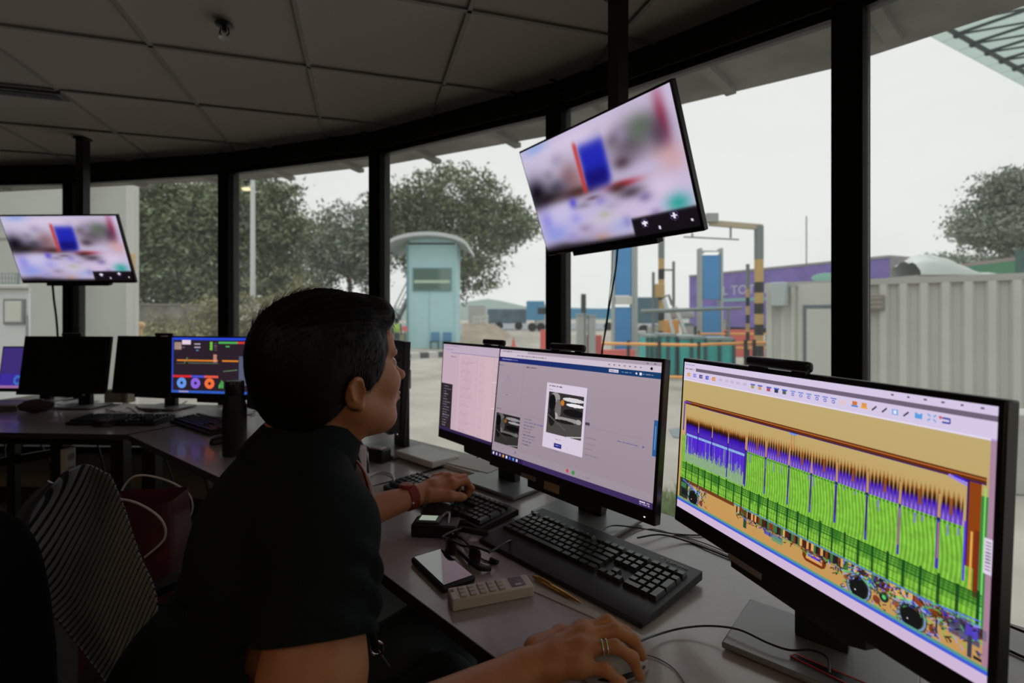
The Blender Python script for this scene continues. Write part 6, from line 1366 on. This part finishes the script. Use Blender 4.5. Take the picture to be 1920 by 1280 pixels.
def skip(label,u0,u1,vt,vb,dd):
    a_=gp(u0,vb); b_=gp(u1,vb); z=at(u0,vt,a_[1])[2]; t=thing('waste_skip',label,'skip',((a_[0]+b_[0])/2,(a_[1]+b_[1])/2,GZ)); d_=nrm((b_-a_)[:2]); n_=np.array([-d_[1],d_[0]])
    MB().prism([tuple(a_[:2]),tuple(b_[:2]),tuple(b_[:2]+n_*dd),tuple(a_[:2]+n_*dd)],GZ+.08,z).build('body',M_teal,t,world=True,bevel=.02)
    MB().prism([tuple(a_[:2]-n_*.05),tuple(b_[:2]-n_*.05),tuple(b_[:2]+n_*(dd+.05)),tuple(a_[:2]+n_*(dd+.05))],z-.02,z+.07).build('lid',mat('grey_lid',(.22,.27,.27),.6),t,world=True)
    Ln=np.linalg.norm((b_-a_)[:2]); k=max(2,int(Ln/.45))
    for j in range(k+1): p=a_[:2]+d_*Ln*j/k-n_*.04; MB().beam((*p,GZ+.05),(*p,z),.08,.08).build('rib',mat('dark_teal_rib',(.02,.07,.08),.6),t,world=True)
    return t
skip('narrow teal skip at the left of the teal row',1213,1232,632,708,.9)
skip('teal skip in the middle of the teal row',1236,1268,630,708,.9)
skip('wide teal skip on the right of the teal row',1270,1322,634,708,1.2)
skip('dark teal skip set back at the right behind the orange rail',1322,1375,637,706,.8)
def railing(label,pts,posts,zs):
    t=thing('orange_railing',label,'railing',tuple(gp(*pts[0]))); P=[gp(*p) for p in pts]
    for z in zs: MB().tube([p*np.array([1,1,0])+np.array([0,0,z]) for p in P],.040,8).build('rail',M_or,t,world=True)
    for (u,v) in posts: p=gp(u,v); MB().beam(p,p+np.array([0,0,max(zs)-GZ+.10]),.07,.07).build('post',M_blkr,t,world=True)
dd_=gp(1250,716)[1]; zhi=at(1130,628,dd_)[2]
P_=[(1128,722),(1310,730),(1330,726),(1442,718)]
za=at(1310,647,gp(1310,730)[1])[2]; zb_=at(1250,706,gp(1250,727)[1])[2]
railing('orange barricade railing in front of the teal skips',P_,[(1178,724),(1236,727),(1310,730),(1398,722),(1414,721)],[za,zb_])
za=at(1380,626,gp(1380,690)[1])[2]; railing('shorter orange railing behind the teal skips at the right',[(1308,690),(1440,690)],[(1310,690),(1362,690),(1438,690)],[za,za-.5])
# boom, signal, cabinets between the poles
t=thing('boom_barrier','long grey boom barrier arm crossing in front of the totem','barrier',(at(1295,0,17)[0],17,GZ)); MB().tube([at(1202,584,17),at(1392,577,17)],[.08,.05],8).build('arm',M_pg,t,world=True); MB().box((at(1365,640,17)[0],17,.1+GZ+.4),(.3,.3,1.0)).build('cabinet',mat('weathered_cabinet',(.30,.28,.24),.7),t,world=True); MB().tube([at(1366,580,17),(at(1366,640,17)[0],17,GZ)],.05,8).build('post',M_pg,t,world=True)
p=at(1094,553,21); t=thing('traffic_signal','dark traffic signal head on a pole right of the fourth window post','signal',(p[0],21,GZ)); MB().box((0,0,p[2]-GZ-.35),(.20,.22,.8)).build('head',mat('signal_dark',(.05,.07,.07),.6),t,bevel=.03); MB().tube([(0.06,0,0),(0.06,0,p[2]-GZ-.6)],.05,8).build('pole',M_pg,t)
for k in range(3): MB().tube([(0,-.13,p[2]-GZ-.12-k*.23),(0,-.11,p[2]-GZ-.12-k*.23)],.08,12).build('lens',mat('lens_dark',(.03,.04,.03),.3),t)
for i,(u,w_,vt) in enumerate(((1090,.42,590),(1109,.30,592))):
    p=at(u,vt,22); t=thing('concrete_pillar','pale concrete pillar %s of the traffic signal'%('just left','just right')[i],'pillar',(p[0],22,GZ)); MB().box((0,0,(p[2]-GZ)/2),(w_,.4,p[2]-GZ)).build('shaft',mat('light_concrete',(.42,.43,.41),.85),t); MB().box((0,0,p[2]-GZ+.02),(w_+.06,.46,.05)).build('cap',mat('light_concrete',(.42,.43,.41),.85),t)
t=thing('loader_machine','small white and orange machine with slanted legs beside the striped post','machine',(at(1265,0,18)[0],18,GZ)); MB().beam(at(1245,560,18),at(1262,625,18),.12,.12).beam(at(1266,575,18),at(1285,625,18),.12,.12).build('leg_frame',mat('white_pole_paint',(.60,.62,.62),.5),t,world=True); MB().box(at(1258,612,18.2),(.45,.5,.5)).build('engine',mat('machine_orange',(.65,.28,.06),.6),t,world=True,bevel=.04); MB().tube([at(1246,556,18),at(1254,553,18),at(1260,572,18)],.05,8).build('hose',M_pg,t,world=True); MB().box(at(1275,590,18.6),(.9,.6,.25)).build('cover',mat('machine_grey',(.35,.35,.34),.6),t,world=True,bevel=.05)
for i,(u,c_,vt) in enumerate(((1200,'white',620),(1225,'grey',612),(1290,'dark',605),(1350,'tan',600))):
    p=at(u,vt,21.6+i); t=thing('utility_cabinet','%s utility cabinet standing in the gate yard, %s'%(c_,('left of the striped post','at the striped post','left of the lamp totem','right of the lamp totem')[i]),'cabinet',(p[0],p[1],GZ)); MB().box((0,0,(p[2]-GZ)/2),(.45,.4,p[2]-GZ)).build('body',{'white':M_bw2,'grey':M_cd,'dark':M_dk,'tan':mat('weathered_cabinet',(.30,.28,.24),.7)}[c_],t,bevel=.02); MB().box((0,-.205,(p[2]-GZ)*.5),(.36,.012,(p[2]-GZ)*.8)).build('door',M_cd,t)
# ---- glass and steel canopy high up at the right
C0=at(1743,68,13.5); C1=at(1930,168,16.0); z=C0[2]; C1=on(1930,168,z) if False else np.array([C1[0],C1[1],z]); r_=(1930-960)/F; dd_=(z-CZ)*F/(V0-168); C1=np.array([r_*dd_,dd_,z]); dd_=(z-CZ)*F/(V0-68); C0=np.array([(1743-960)/F*dd_,dd_,z])
e=nrm((C1-C0)); nin=np.array([e[1],-e[0],0]); 
t=thing('glass_canopy','greenish glass canopy on dark steel trusses, high in the upper right corner','canopy',tuple(C0*np.array([1,1,0])+np.array([0,0,z])))
S0=C0-e*1.2; S1=C1+e*8
for k in range(14):
    a_=S0+e*(k*.95); b_=a_+e*.93; sag=.0
    MB().add([a_,b_,b_+nin*9,a_+nin*9,a_+np.array([0,0,.03]),b_+np.array([0,0,.03]),b_+nin*9+np.array([0,0,.03]),a_+nin*9+np.array([0,0,.03])],[(3,2,1,0),(4,5,6,7),(0,1,5,4),(1,2,6,5),(2,3,7,6),(3,0,4,7)]).build('glass_panel',mat('frosted_green_panel',(.62,.68,.65),.5),t,world=True,smooth=0) if k<14 else None
g=mat('canopy_steel',(.05,.075,.085),.5)
M_up=nin*.95+np.array([0,0,-.25])
for dist,dz in ((.5,-.12),(4.2,-.2)): MB().tube([S0+nin*dist+np.array([0,0,dz]),S1+nin*dist+np.array([0,0,dz])],.06,8).build('chord',g,t,world=True)
for k in range(13):
    a_=S0+e*(k*.95+.5)+nin*.5+np.array([0,0,-.12]); MB().tube([a_,a_+nin*8+e*1.2],.04,6).build('rafter',g,t,world=True); MB().ball(a_+np.array([0,0,-.03]),.09,n=10,m=6).build('node',g,t,world=True)
for k in range(12):
    a_=S0+e*(k*.95+.5); MB().tube([a_+nin*.5+np.array([0,0,-.14]),a_+e*1.9+nin*4.2+np.array([0,0,-.5])],.028,6).build('brace',g,t,world=True)
# translucent glass panels let the sky glow through
m=MATS['frosted_green_panel']; nt=m.node_tree; pb_=nt.nodes['Principled BSDF']; tr_=nt.nodes.new('ShaderNodeBsdfTranslucent'); tr_.inputs[0].default_value=(.62,.68,.65,1); mx=nt.nodes.new('ShaderNodeMixShader'); mx.inputs[0].default_value=.85; ou=[n for n in nt.nodes if n.type=='OUTPUT_MATERIAL'][0]
nt.links.new(pb_.outputs[0],mx.inputs[1]); nt.links.new(tr_.outputs[0],mx.inputs[2]); nt.links.new(mx.outputs[0],ou.inputs[0])

# ------------------------------------------------------------ dim warm fill panels, unseen behind the viewer, added to brighten the room
M_fill=emis('warm_fill_glow',(1.0,.70,.46),8.0)
for i,(x,y) in enumerate(((-1.9,-1.3),(.7,-1.5))):
    t=thing('added_fill_panel','added unseen warm fill panel over the back of the room, %s one'%('left','right')[i],'fill light',(x,y,ZC),ga)
    MB().box((0,0,-.006),(1.24,.34,.016)).build('frame',M_white,t); MB().box((0,0,-.016),(1.16,.26,.006)).build('diffuser',M_fill,t)
# ------------------------------------------------------------ camera, sky, render look
cam=bpy.data.cameras.new('camera'); co=bpy.data.objects.new('camera',cam); COL.objects.link(co); bpy.context.scene.camera=co
co.location=(0,0,CZ); co.rotation_euler=(math.pi/2,0,0); cam.sensor_width=36; cam.lens=36*F/1920; cam.shift_y=-(640-V0)/1920; cam.clip_start=.02; cam.clip_end=500
cam.dof.use_dof=True; cam.dof.focus_distance=.95; cam.dof.aperture_fstop=3.2
w=bpy.data.worlds.new('overcast_sky'); bpy.context.scene.world=w; w.use_nodes=True; nt=w.node_tree; bg=nt.nodes['Background']
tc=nt.nodes.new('ShaderNodeTexCoord'); mp=nt.nodes.new('ShaderNodeMapping'); mp.inputs['Scale'].default_value=(1,1,2.6)
n=nt.nodes.new('ShaderNodeTexNoise'); n.inputs['Scale'].default_value=1.6; n.inputs['Detail'].default_value=6; n.inputs['Roughness'].default_value=.5
r=nt.nodes.new('ShaderNodeValToRGB'); r.color_ramp.elements[0].position=.3; r.color_ramp.elements[0].color=(.80,.815,.815,1); r.color_ramp.elements[1].position=.62; r.color_ramp.elements[1].color=(.93,.93,.925,1)
nt.links.new(tc.outputs['Generated'],mp.inputs[0]); nt.links.new(mp.outputs[0],n.inputs['Vector']); nt.links.new(n.outputs['Fac'],r.inputs[0]); sx=nt.nodes.new('ShaderNodeSeparateXYZ'); nt.links.new(tc.outputs['Generated'],sx.inputs[0])
gr=nt.nodes.new('ShaderNodeMapRange'); gr.inputs[1].default_value=.42; gr.inputs[2].default_value=1.0; gr.inputs[3].default_value=1.0; gr.inputs[4].default_value=2.6; nt.links.new(sx.outputs[2],gr.inputs[0])
nt.links.new(r.outputs[0],bg.inputs[0]); nt.links.new(gr.outputs[0],bg.inputs[1])
sc=bpy.context.scene
sc.view_settings.view_transform='Standard'; sc.view_settings.look='None'; sc.view_settings.exposure=0.0; sc.view_settings.gamma=1.0; sc.view_settings.use_curve_mapping=False
